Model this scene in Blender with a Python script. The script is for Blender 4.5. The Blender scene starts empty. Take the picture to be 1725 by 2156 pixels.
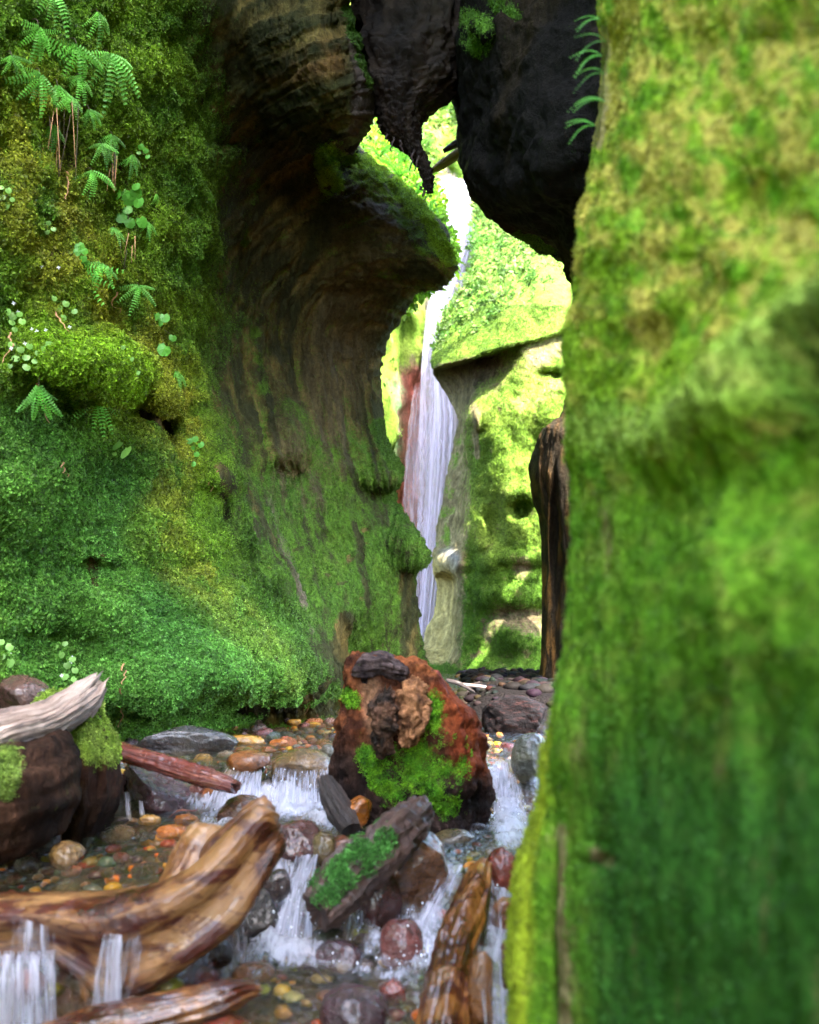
import bpy, math, random
import numpy as np
from mathutils import Vector, Matrix
rnd = random.Random(7)
nrng = np.random.default_rng(11)
S = bpy.context.scene
COL = S.collection

# ------------------------------------------------------------------ camera, sky, sun, exposure
F = 2312.0                                  # focal length in units of a 1725 x 2156 frame
TH = math.atan((1350 - 1078) / F)           # camera pitched up
cam = bpy.data.cameras.new('camera')
cam.sensor_fit = 'VERTICAL'; cam.sensor_height = 36; cam.sensor_width = 28.8
cam.lens = 36 * F / 2156
cam.clip_start = 0.05; cam.clip_end = 400
cam.dof.use_dof = True; cam.dof.focus_distance = 6.4; cam.dof.aperture_fstop = 2.8
camo = bpy.data.objects.new('camera', cam); COL.objects.link(camo)
camo.rotation_euler = (math.radians(90) + TH, 0, 0)
S.camera = camo

SUN_EL, SUN_AZ = math.radians(58), math.radians(142)   # azimuth from +Y clockwise: behind the camera, to the right
w = bpy.data.worlds.new('World'); S.world = w; w.use_nodes = True
nt = w.node_tree
sky = nt.nodes.new('ShaderNodeTexSky'); sky.sky_type = 'NISHITA'; sky.sun_disc = False
sky.sun_elevation = SUN_EL; sky.sun_rotation = SUN_AZ; sky.air_density = 1.0; sky.dust_density = 2.5; sky.ozone_density = 0.6
nt.links.new(sky.outputs[0], nt.nodes['Background'].inputs[0])
nt.nodes['Background'].inputs[1].default_value = 0.15
sd = bpy.data.lights.new('sun', 'SUN'); sd.energy = 2.2; sd.angle = math.radians(0.5); sd.color = (1.0, 0.95, 0.86)
so = bpy.data.objects.new('sun', sd); COL.objects.link(so)
sv = Vector((math.sin(SUN_AZ) * math.cos(SUN_EL), math.cos(SUN_AZ) * math.cos(SUN_EL), math.sin(SUN_EL)))
so.rotation_euler = sv.to_track_quat('Z', 'Y').to_euler(); so.location = (0, 0, 20)
vs = S.view_settings
vs.view_transform = 'Standard'; vs.look = 'None'; vs.gamma = 1.0; vs.use_curve_mapping = False
vs.exposure = 4.2
S.cycles.use_denoising = True
S.cycles.max_bounces = 8; S.cycles.transparent_max_bounces = 24
S.cycles.diffuse_bounces = 4; S.cycles.glossy_bounces = 3; S.cycles.transmission_bounces = 3
S.cycles.caustics_reflective = False; S.cycles.caustics_refractive = False
S.cycles.sample_clamp_indirect = 4.0

# ------------------------------------------------------------------ maths helpers
CT, ST = math.cos(TH), math.sin(TH)
def PA(px, py, d):
    """point seen at (px,py) of the 1725x2156 frame at distance d along +Y"""
    px = np.asarray(px, float); py = np.asarray(py, float); d = np.asarray(d, float)
    a = (px - 862.5) / F; b = (1078 - py) / F
    ry = CT - b * ST; rz = ST + b * CT
    k = d / ry
    return np.stack(np.broadcast_arrays(a * k, d, rz * k), -1)
def P(px, py, d): return Vector(PA(px, py, d).tolist())
def proj(p):
    p = np.asarray(p, float)
    y = p[..., 1] * CT + p[..., 2] * ST; z = -p[..., 1] * ST + p[..., 2] * CT
    y = np.maximum(y, 1e-3)
    return 862.5 + F * p[..., 0] / y, 1078 - F * z / y
def depth_at(py, z):
    b = (1078 - py) / F
    return z * (CT - b * ST) / (ST + b * CT)

_perm = np.random.RandomState(3).permutation(256).astype(np.int64); _perm = np.concatenate([_perm, _perm, _perm])
_g = np.random.RandomState(5).normal(size=(256, 3)); _g /= np.linalg.norm(_g, axis=1)[:, None]
def perlin(p):
    p = np.asarray(p, float); sh = p.shape[:-1]; p = p.reshape(-1, 3)
    i = np.floor(p).astype(np.int64); f = p - i; i &= 255
    u = f * f * f * (f * (f * 6 - 15) + 10)
    r = 0
    for dx in (0, 1):
        for dy in (0, 1):
            for dz in (0, 1):
                h = _perm[_perm[_perm[i[:, 0] + dx] + i[:, 1] + dy] + i[:, 2] + dz]
                g = _g[h]
                dot = g[:, 0] * (f[:, 0] - dx) + g[:, 1] * (f[:, 1] - dy) + g[:, 2] * (f[:, 2] - dz)
                wgt = (u[:, 0] if dx else 1 - u[:, 0]) * (u[:, 1] if dy else 1 - u[:, 1]) * (u[:, 2] if dz else 1 - u[:, 2])
                r = r + wgt * dot
    return (r * 1.6).reshape(sh)
def fbm(p, o=4, gain=0.5):
    p = np.asarray(p, float); r = 0; a = 1; s = 0
    for k in range(o):
        r = r + a * perlin(p * 2.03 ** k + k * 17.3); s += a; a *= gain
    return r / s
def sst(a, b, x):
    t = np.clip((x - a) / (b - a), 0, 1); return t * t * (3 - 2 * t)
def catmull(V, n):
    """resample control rows V[k,...] to n rows"""
    V = np.asarray(V, float); k = len(V)
    t = np.linspace(0, k - 1, n); i = np.minimum(t.astype(int), k - 2); f = t - i
    Vp = np.concatenate([V[:1] * 2 - V[1:2], V, V[-1:] * 2 - V[-2:-1]])
    sh = (n,) + (1,) * (V.ndim - 1); f = f.reshape(sh)
    a, b, c, d = Vp[i], Vp[i + 1], Vp[i + 2], Vp[i + 3]
    m1 = (c - a) * .42; m2 = (d - b) * .42
    return (2 * f**3 - 3 * f**2 + 1) * b + (f**3 - 2 * f**2 + f) * m1 + (-2 * f**3 + 3 * f**2) * c + (f**3 - f**2) * m2
def stroke(px, py, pts, r, soft=0.6):
    """1 inside a brush stroke along pts with radius r, fading out"""
    pts = np.asarray(pts, float)
    if len(pts) == 1: D = np.hypot(px - pts[0, 0], py - pts[0, 1])
    else:
        D = np.full(np.shape(px), 1e9)
        for a, b in zip(pts[:-1], pts[1:]):
            ab = b - a; t = np.clip(((px - a[0]) * ab[0] + (py - a[1]) * ab[1]) / max(ab @ ab, 1e-9), 0, 1)
            D = np.minimum(D, np.hypot(px - a[0] - t * ab[0], py - a[1] - t * ab[1]))
    return 1 - sst(r * (1 - soft), r * (1 + soft * .3), D)

# ------------------------------------------------------------------ object helpers
def tag(o, label=None, cat=None, group=None, kind=None):
    if label: o['label'] = label
    if cat: o['category'] = cat
    if group: o['group'] = group
    if kind: o['kind'] = kind
    return o
def link(name, me, mat=None, parent=None):
    o = bpy.data.objects.new(name, me); COL.objects.link(o)
    if mat is not None and me is not None:
        me.materials.clear(); me.materials.append(mat)
    if parent is not None: o.parent = parent
    return o
def mesh_from(name, V, Fc, smooth=True, uv=None):
    me = bpy.data.meshes.new(name)
    V = np.asarray(V, np.float32); Fc = np.asarray(Fc, np.int32)
    me.vertices.add(len(V)); me.vertices.foreach_set('co', V.ravel())
    n = Fc.shape[1]
    me.loops.add(Fc.size); me.loops.foreach_set('vertex_index', Fc.ravel())
    me.polygons.add(len(Fc)); me.polygons.foreach_set('loop_start', np.arange(0, Fc.size, n, dtype=np.int32))
    me.polygons.foreach_set('loop_total', np.full(len(Fc), n, np.int32))
    me.polygons.foreach_set('use_smooth', np.full(len(Fc), smooth))
    me.update(calc_edges=True)
    if uv is not None:
        l = me.uv_layers.new(name='UVMap'); l.data.foreach_set('uv', np.asarray(uv, np.float32)[Fc.ravel()].ravel())
    return me
def attr(me, name, val, typ='FLOAT'):
    a = me.attributes.new(name, typ, 'POINT')
    if typ == 'FLOAT': a.data.foreach_set('value', np.asarray(val, np.float32).ravel())
    else:
        v = np.ones((len(val), 4), np.float32); v[:, :3] = val; a.data.foreach_set('color', v.ravel())
def grid_faces(n, m, wrap=False):
    i = np.arange(n - 1)[:, None]; j = np.arange(m if wrap else m - 1)[None, :]; j2 = (j + 1) % m
    a = i * m + j; b = i * m + j2; c = (i + 1) * m + j2; d = (i + 1) * m + j
    return np.stack([a, b, c, d], -1).reshape(-1, 4)
def grid_normals(G):
    du = np.gradient(G, axis=1); dv = np.gradient(G, axis=0)
    n = np.cross(du, dv); l = np.linalg.norm(n, axis=-1, keepdims=True); return n / np.maximum(l, 1e-9)

# ------------------------------------------------------------------ material helpers
class NT:
    def __init__(s, name):
        s.m = bpy.data.materials.new(name); s.m.use_nodes = True; s.t = s.m.node_tree; s.n = s.t.nodes
        s.b = s.n['Principled BSDF']; s.out = s.n['Material Output']
    def add(s, typ, ins=None, **kw):
        nd = s.n.new(typ)
        for k, v in kw.items(): setattr(nd, k, v)
        for k, v in (ins or {}).items(): s.set(nd, k, v)
        return nd
    def set(s, nd, k, v):
        if hasattr(v, 'bl_idname') and hasattr(v, 'outputs'): v = v.outputs[0]
        if isinstance(v, bpy.types.NodeSocket): s.t.links.new(v, nd.inputs[k])
        else: nd.inputs[k].default_value = v
    def noise(s, vec, scale, detail=4, rough=0.55, dist=0.0, col=False):
        n = s.add('ShaderNodeTexNoise', {'Scale': scale, 'Detail': detail, 'Roughness': rough, 'Distortion': dist})
        if vec is not None: s.set(n, 'Vector', vec)
        return n.outputs['Color' if col else 'Fac']
    def map(s, vec, scale=(1, 1, 1), rot=(0, 0, 0)):
        return s.add('ShaderNodeMapping', {'Vector': vec, 'Scale': scale, 'Rotation': rot}).outputs[0]
    def ramp(s, fac, stops, interp='LINEAR'):
        r = s.add('ShaderNodeValToRGB', {'Fac': fac}); cr = r.color_ramp; cr.interpolation = interp
        while len(cr.elements) < len(stops): cr.elements.new(0.5)
        for e, (p, c) in zip(cr.elements, stops):
            e.position = p; e.color = (c, c, c, 1) if isinstance(c, (int, float)) else (*c, 1)
        return r.outputs[0]
    def mix(s, fac, a, b, mode='MIX'):
        m = s.add('ShaderNodeMix', data_type='RGBA', blend_type=mode)
        s.set(m, 0, fac)
        for k, v in ((6, a), (7, b)):
            if isinstance(v, tuple): v = (*v, 1) if len(v) == 3 else v
            s.set(m, k, v)
        return m.outputs[2]
    def math(s, op, a, b=0.0, c=None):
        m = s.add('ShaderNodeMath', operation=op); s.set(m, 0, a); s.set(m, 1, b)
        if c is not None: s.set(m, 2, c)
        return m.outputs[0]
    def attr(s, name, typ='GEOMETRY'):
        return s.add('ShaderNodeAttribute', attribute_name=name, attribute_type=typ)
    def bump(s, h, strength, dist, normal=None):
        b = s.add('ShaderNodeBump', {'Height': h, 'Strength': strength, 'Distance': dist})
        if normal is not None: s.set(b, 'Normal', normal)
        return b.outputs[0]
    def pos(s): return s.add('ShaderNodeNewGeometry').outputs['Position']
    def obj(s): return s.add('ShaderNodeTexCoord').outputs['Object']
    def uv(s): return s.add('ShaderNodeTexCoord').outputs['UV']

def mat_cliff(name='mossy_rock', rough=0.75, bump=1.0, scale=1.0):
    t = NT(name); p = t.pos()
    rock = t.attr('rock').outputs['Color']; mc = t.attr('col').outputs['Color']; ms = t.attr('moss').outputs['Fac']
    n1 = t.noise(p, 9 * scale, 6, 0.65); n2 = t.noise(p, 40 * scale, 5, 0.7); n3 = t.noise(t.map(p, (3, 3, .6)), 5 * scale, 6, 0.7, 0.6)
    r = t.mix(1.0, rock, t.ramp(n3, [(.28, .45), (.5, .95), (.72, 1.7)]), 'MULTIPLY')
    r = t.mix(1.0, r, t.ramp(n2, [(.3, .55), (.7, 1.45)]), 'MULTIPLY')
    m = t.mix(1.0, mc, t.ramp(n2, [(.3, .5), (.7, 1.5)]), 'MULTIPLY')
    f = t.math('ADD', ms, t.math('ADD', t.math('MULTIPLY', t.math('SUBTRACT', n1, .5), 1.4), t.math('MULTIPLY', t.math('SUBTRACT', t.noise(p, 90 * scale, 4, .7), .5), 1.6)))
    f = t.ramp(f, [(.35, 0.0), (.75, 1.0)])
    t.set(t.b, 'Base Color', t.mix(f, r, m))
    t.set(t.b, 'Roughness', t.math('ADD', t.math('MULTIPLY', f, .9 - rough), rough)); t.b.inputs['Specular IOR Level'].default_value = 0.08
    h = t.math('ADD', t.math('MULTIPLY', n3, 1.0), t.math('MULTIPLY', n2, .45))
    t.set(t.b, 'Normal', t.bump(h, 0.9 * bump, 0.05 / scale))
    return t.m
def mat_moss(name='moss_leaf', trans=0.42, var=0.62, src='INSTANCER', rough=.6):
    t = NT(name)
    c = t.attr('col', src).outputs['Color']
    r = t.add('ShaderNodeObjectInfo').outputs['Random']
    lv = t.attr('lv').outputs['Fac']
    c = t.mix(1.0, c, t.ramp(r, [(0, 1 - var), (1, 1 + var)]), 'MULTIPLY')
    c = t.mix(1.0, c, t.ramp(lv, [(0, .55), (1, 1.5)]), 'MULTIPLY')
    d = t.add('ShaderNodeBsdfPrincipled', {'Base Color': c, 'Roughness': rough}); d.inputs['Specular IOR Level'].default_value = .3
    tr = t.add('ShaderNodeBsdfTranslucent', {'Color': c})
    mx = t.add('ShaderNodeMixShader', {0: trans, 1: d, 2: tr}); t.set(t.out, 'Surface', mx.outputs[0])
    return t.m
def mat_leaf(name, col, var=.35, trans=.35):
    t = NT(name)
    r = t.add('ShaderNodeObjectInfo').outputs['Random']
    n = t.noise(t.obj(), 30, 3)
    c = t.mix(1.0, col, t.ramp(r, [(0, 1 - var), (1, 1 + var)]), 'MULTIPLY')
    c = t.mix(1.0, c, t.ramp(n, [(.3, .75), (.7, 1.25)]), 'MULTIPLY')
    d = t.add('ShaderNodeBsdfPrincipled', {'Base Color': c, 'Roughness': .45})
    tr = t.add('ShaderNodeBsdfTranslucent', {'Color': c})
    mx = t.add('ShaderNodeMixShader', {0: trans, 1: d, 2: tr}); t.set(t.out, 'Surface', mx.outputs[0])
    return t.m
def mat_stone(name='river_stone', rough=.22, coat=.6):
    """wet stone; its own colour comes from the object's colour"""
    t = NT(name); o = t.obj(); oi = t.add('ShaderNodeObjectInfo')
    rv = t.add('ShaderNodeVectorMath', {0: o, 1: oi.outputs['Location']}, operation='ADD').outputs[0]
    n1 = t.noise(rv, 7, 6, .65, .8); n2 = t.noise(rv, 60, 4, .7); n3 = t.noise(t.map(rv, (1, 1, 5)), 9, 5, .6, 1.5)
    base = oi.outputs['Color']
    c = t.mix(1.0, base, t.ramp(n1, [(.3, (.40, .34, .34)), (.48, (.9, .82, .75)), (.68, (1.35, 1.15, .85))]), 'MULTIPLY')
    c = t.mix(t.ramp(n3, [(.52, 0.0), (.62, .75)]), c, t.mix(.5, c, (.05, .02, .018)))
    c = t.mix(1.0, c, t.ramp(n2, [(.3, .7), (.7, 1.3)]), 'MULTIPLY')
    t.set(t.b, 'Base Color', c); t.set(t.b, 'Roughness', t.ramp(n1, [(.3, rough * .6), (.7, rough * 1.8)]))
    t.b.inputs['Coat Weight'].default_value = coat; t.b.inputs['Coat Roughness'].default_value = .07
    nb = t.bump(t.math('ADD', n2, t.math('MULTIPLY', n1, 1.4)), .8, .016)
    t.set(t.b, 'Normal', nb); t.set(t.b, 'Coat Normal', t.bump(t.noise(rv, 45, 3), .5, .01))
    return t.m
def mat_wood(name, stops, grain=(2.0, 26), rough=.4, coat=.3, bumpd=.012, swirl=1.2, patch=None):
    """bark-less wood: u runs along the log, v round it"""
    t = NT(name); uv = t.uv(); p = t.obj()
    warp = t.noise(p, 5, 3, .5, 0, True)
    v = t.add('ShaderNodeVectorMath', {0: uv, 1: t.add('ShaderNodeVectorMath', {0: warp, 1: (swirl * .12, swirl * .12, 0)}, operation='MULTIPLY').outputs[0]}, operation='ADD').outputs[0]
    g = t.noise(t.map(v, (grain[0], grain[1], 1)), 1.0, 8, .62, .5)
    g2 = t.noise(t.map(v, (grain[0] * .8, grain[1] * 3.2, 1)), 1.0, 6, .7, .3)
    b = t.noise(p, 4.5, 4, .6, .6)
    f = t.math('ADD', t.math('MULTIPLY', g, .62 if not patch else .22), t.math('MULTIPLY', b, .38 if not patch else .78))
    c = t.ramp(f, stops)
    c = t.mix(1.0, c, t.ramp(g2, [(.36, .55 if not patch else .50), (.5, 1.0), (.7, 1.35 if not patch else 1.12)]), 'MULTIPLY')
    if patch:
        pn = t.noise(t.map(p, (1.6, 3, 4.2)), 2.4, 8, .58, 1.6)
        pm = t.ramp(t.math('ADD', pn, t.math('MULTIPLY', t.math('SUBTRACT', g, .5), .22)), [(.43, 1.0), (.46, .25), (.48, .85), (.50, 0.0)])
        c = t.mix(pm, c, t.mix(1.0, c, (*patch,), 'MULTIPLY'))
    t.set(t.b, 'Base Color', c); t.set(t.b, 'Roughness', t.ramp(b, [(.3, rough * .6), (.7, min(1, rough * 1.5))]))
    t.b.inputs['Coat Weight'].default_value = coat; t.b.inputs['Coat Roughness'].default_value = .12
    t.set(t.b, 'Normal', t.bump(t.math('ADD', g, t.math('MULTIPLY', g2, .6)), .8 if not patch else .45, bumpd))
    return t.m
def mat_water():
    t = NT('stream_water'); p = t.pos()
    foam = t.attr('foam').outputs['Fac']
    n1 = t.noise(t.map(p, (1.0, .55, 1)), 22, 4, .6, .8); n2 = t.noise(p, 70, 3, .6, .4)
    nb = t.bump(t.math('ADD', n1, t.math('MULTIPLY', n2, .5)), 1.0, .022)
    tr = t.add('ShaderNodeBsdfTransparent', {'Color': (.90, .82, .66, 1)})
    gl = t.add('ShaderNodeBsdfGlossy', {'Color': (1, 1, 1, 1), 'Roughness': .03, 'Normal': nb})
    fr = t.add('ShaderNodeFresnel', {'IOR': 1.30, 'Normal': nb})
    clear = t.add('ShaderNodeMixShader', {0: t.math('MULTIPLY', fr.outputs[0], .32), 1: tr, 2: gl})
    st = t.noise(t.map(p, (1, .28, .28)), 60, 5, .65, .6)
    f = t.ramp(t.math('ADD', foam, t.math('MULTIPLY', t.math('SUBTRACT', st, .5), 1.5)), [(.40, 0.0), (1.05, .82)])
    wt = t.add('ShaderNodeBsdfPrincipled', {'Base Color': (.50, .50, .58, 1), 'Roughness': .35, 'Normal': t.bump(st, .8, .03)})
    wt.inputs['Subsurface Weight'].default_value = 0
    mx = t.add('ShaderNodeMixShader', {0: f, 1: clear, 2: wt}); t.set(t.out, 'Surface', mx.outputs[0])
    return t.m
def mat_fall(name, dens=.55, su=60, sv=1.6, col=(.82, .82, .88), edge=True, gain=1.6):
    """falling water: streaks run down v, u across"""
    t = NT(name); uv = t.uv()
    s1 = t.noise(t.map(uv, (su, sv, 1)), 1.0, 5, .6, .35); s2 = t.noise(t.map(uv, (su * .3, sv * .6, 1)), 1.0, 3, .6, .5)
    d = t.attr('foam').outputs['Fac']
    f = t.math('ADD', t.math('MULTIPLY', t.math('SUBTRACT', s1, .5), gain), t.math('MULTIPLY', t.math('SUBTRACT', s2, .5), 1.2))
    f = t.math('ADD', t.math('ADD', f, d), dens - .5)
    f = t.ramp(f, [(.3, 0.0), (.9, 1.0)])
    wt = t.add('ShaderNodeBsdfPrincipled', {'Base Color': (*col, 1), 'Roughness': .3, 'Normal': t.bump(s1, .7, .02)})
    tl = t.add('ShaderNodeBsdfTranslucent', {'Color': (*col, 1)})
    wm = t.add('ShaderNodeMixShader', {0: .35, 1: wt, 2: tl})
    tr = t.add('ShaderNodeBsdfTransparent')
    mx = t.add('ShaderNodeMixShader', {0: f, 1: tr, 2: wm}); t.set(t.out, 'Surface', mx.outputs[0])
    return t.m

M_cliff = mat_cliff(); M_far = mat_cliff('far_mossy_rock', .8, .8, .5)
M_near = mat_cliff('near_mossy_rock', .8, 1.0, 1.6)
M_moss = mat_moss(); M_stone = mat_stone()

# ------------------------------------------------------------------ moss clumps scattered by geometry nodes
def clump(name, n, R, leaf, mat, up=.6, elong=1.6):
    V = []; Fc = []; lv = []
    for k in range(n):
        a = rnd.uniform(0, 2 * math.pi); r = R * math.sqrt(rnd.random()); h = R * up * (1 - (r / R) ** 2) * rnd.uniform(.3, 1.1)
        c = Vector((r * math.cos(a), r * math.sin(a), h))
        d = Vector((math.cos(a) + rnd.gauss(0, .7), math.sin(a) + rnd.gauss(0, .7), rnd.uniform(-.3, .9))).normalized()
        s = d.cross(Vector((rnd.gauss(0, 1), rnd.gauss(0, 1), rnd.gauss(0, 1)))).normalized()
        L = leaf * rnd.uniform(.6, 1.3) * elong; W = leaf * rnd.uniform(.35, .6)
        i = len(V); V += [c, c + d * L * .5 + s * W, c + d * L, c + d * L * .5 - s * W]; Fc.append((i, i + 1, i + 2, i + 3))
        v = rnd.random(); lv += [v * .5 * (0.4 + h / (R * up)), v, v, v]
    me = mesh_from(name, [tuple(v) for v in V], Fc, smooth=False); attr(me, 'lv', np.clip(lv, 0, 1))
    me.materials.append(mat)
    return bpy.data.objects.new(name, me)
def scatter_group(name, protos, density, smin, smax, tilt=.5):
    g = bpy.data.node_groups.new(name, 'GeometryNodeTree')
    g.interface.new_socket('Geometry', in_out='INPUT', socket_type='NodeSocketGeometry')
    g.interface.new_socket('Geometry', in_out='OUTPUT', socket_type='NodeSocketGeometry')
    n = g.nodes; L = g.links.new
    gi = n.new('NodeGroupInput'); go = n.new('NodeGroupOutput')
    na = n.new('GeometryNodeInputNamedAttribute'); na.data_type = 'FLOAT'; na.inputs['Name'].default_value = 'moss'
    mu = n.new('ShaderNodeMath'); mu.operation = 'MULTIPLY'; mu.inputs[1].default_value = density
    L(na.outputs['Attribute'], mu.inputs[0])
    dp = n.new('GeometryNodeDistributePointsOnFaces'); dp.distribute_method = 'RANDOM'; L(mu.outputs[0], dp.inputs['Density'])
    L(gi.outputs[0], dp.inputs['Mesh'])
    gg = n.new('GeometryNodeGeometryToInstance')
    for p in reversed(protos):
        oi = n.new('GeometryNodeObjectInfo'); oi.inputs['Object'].default_value = p; oi.inputs['As Instance'].default_value = True
        L(oi.outputs['Geometry'], gg.inputs[0])
    # each proto arrives as one instance; join then pick
    jn = n.new('GeometryNodeJoinGeometry')
    g.nodes.remove(gg)
    for nd in [x for x in n if x.bl_idname == 'GeometryNodeObjectInfo']: L(nd.outputs['Geometry'], jn.inputs[0])
    ip = n.new('GeometryNodeInstanceOnPoints'); ip.inputs['Pick Instance'].default_value = True
    L(dp.outputs['Points'], ip.inputs['Points']); L(jn.outputs[0], ip.inputs['Instance'])
    rs = n.new('FunctionNodeRandomValue'); rs.data_type = 'FLOAT'; rs.inputs[2].default_value = smin; rs.inputs[3].default_value = smax
    ms = n.new('ShaderNodeMath'); ms.operation = 'MULTIPLY'; L(rs.outputs[1], ms.inputs[0])
    ad = n.new('ShaderNodeMath'); ad.operation = 'MULTIPLY_ADD'; ad.inputs[1].default_value = .6; ad.inputs[2].default_value = .4
    L(na.outputs['Attribute'], ad.inputs[0]); L(ad.outputs[0], ms.inputs[1])
    L(ms.outputs[0], ip.inputs['Scale'])
    L(dp.outputs['Rotation'], ip.inputs['Rotation'])
    rr = n.new('FunctionNodeRandomValue'); rr.data_type = 'FLOAT_VECTOR'
    rr.inputs[0].default_value = (-tilt, -tilt, -3.14); rr.inputs[1].default_value = (tilt, tilt, 3.14)
    ri = n.new('GeometryNodeRotateInstances'); L(ip.outputs[0], ri.inputs[0]); L(rr.outputs[0], ri.inputs['Rotation'])
    L(ri.outputs[0], go.inputs[0])
    return g
P_fine = [clump('moss_tuft', 34, .030, .0092, M_moss, up=.7) for _ in range(4)]
P_tiny = [clump('moss_tuft_small', 30, .018, .0065, M_moss, up=.9) for _ in range(3)]
P_far = [clump('moss_tuft_far', 34, .055, .017, M_moss) for _ in range(3)]
P_veg = [clump('leafy_tuft', 42, .16, .055, M_moss, up=.9, elong=2.0) for _ in range(4)]

def moss_on(name, me_src, protos, density, smin, smax, parent=None, label=None, tilt=.5):
    o = link(name, me_src, None, parent)
    md = o.modifiers.new('scatter', 'NODES'); md.node_group = scatter_group(name + '_scatter', protos, density, smin, smax, tilt)
    o['kind'] = 'stuff'
    return o

# ------------------------------------------------------------------ cliffs: lofted masses
def loft(rows, n, m, bumps=(), noise=((1.6, .10, 4),), stretch=(1, 1, 1), top_to=None, thick_noise=None, dn=None):
    """rows: (py, [x...], [d...]); returns world grid and the frame coordinates it was planned at"""
    C = np.array([[(x, y, d) for x, d in zip(xs, ds)] for (y, xs, ds) in rows], float)
    G = catmull(C, n); G = np.swapaxes(catmull(np.swapaxes(G, 0, 1), m), 0, 1)
    px, py, d = G[..., 0], G[..., 1], G[..., 2].copy()
    for (bx, by, rx, ry, amp) in bumps:
        q = ((px - bx) / rx) ** 2 + ((py - by) / ry) ** 2
        d += amp * np.exp(-q * q * .5 - q * .4)
    W = PA(px, py, d)
    if top_to is not None:
        zt, lean, k = top_to
        t = W[0]; ext = []
        for i in range(k, 0, -1):
            f = i / k
            e = t.copy(); e[:, 2] = t[:, 2] + (zt - t[:, 2]) * f; e[:, 0] += lean[0] * f; e[:, 1] += lean[1] * f; ext.append(e)
        W = np.concatenate([np.array(ext), W]); px = np.concatenate([np.repeat(px[:1], k, 0), px]); py = np.concatenate([np.repeat(py[:1], k, 0) - 99, py])
    N = grid_normals(W)
    s = np.array(stretch)
    D = 0
    for (fr, amp, o) in noise: D = D + amp * fbm(W * s * fr + 31.7, o)
    if dn is not None: D = D + dn(px, py, W)
    W = W + N * D[..., None]
    return W, px, py
def cliff(name, W, moss, rock, mcol, mat, parent=None):
    n, m = W.shape[:2]
    me = mesh_from(name, W.reshape(-1, 3), grid_faces(n, m))
    attr(me, 'moss', moss); attr(me, 'rock', rock.reshape(-1, 3), 'FLOAT_COLOR'); attr(me, 'col', mcol.reshape(-1, 3), 'FLOAT_COLOR')
    me.materials.append(mat)
    o = link(name, me, None, parent); o['kind'] = 'structure'
    return o
def lerp3(a, b, f): return np.asarray(a) + (np.asarray(b) - np.asarray(a)) * f[..., None]
# moss colours
G_BRIGHT = (.115, .24, .018); G_BLUE = (.035, .145, .050); G_OLIVE = (.32, .32, .03); G_DEEP = (.022, .075, .012); G_YEL = (.30, .33, .035)

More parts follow.
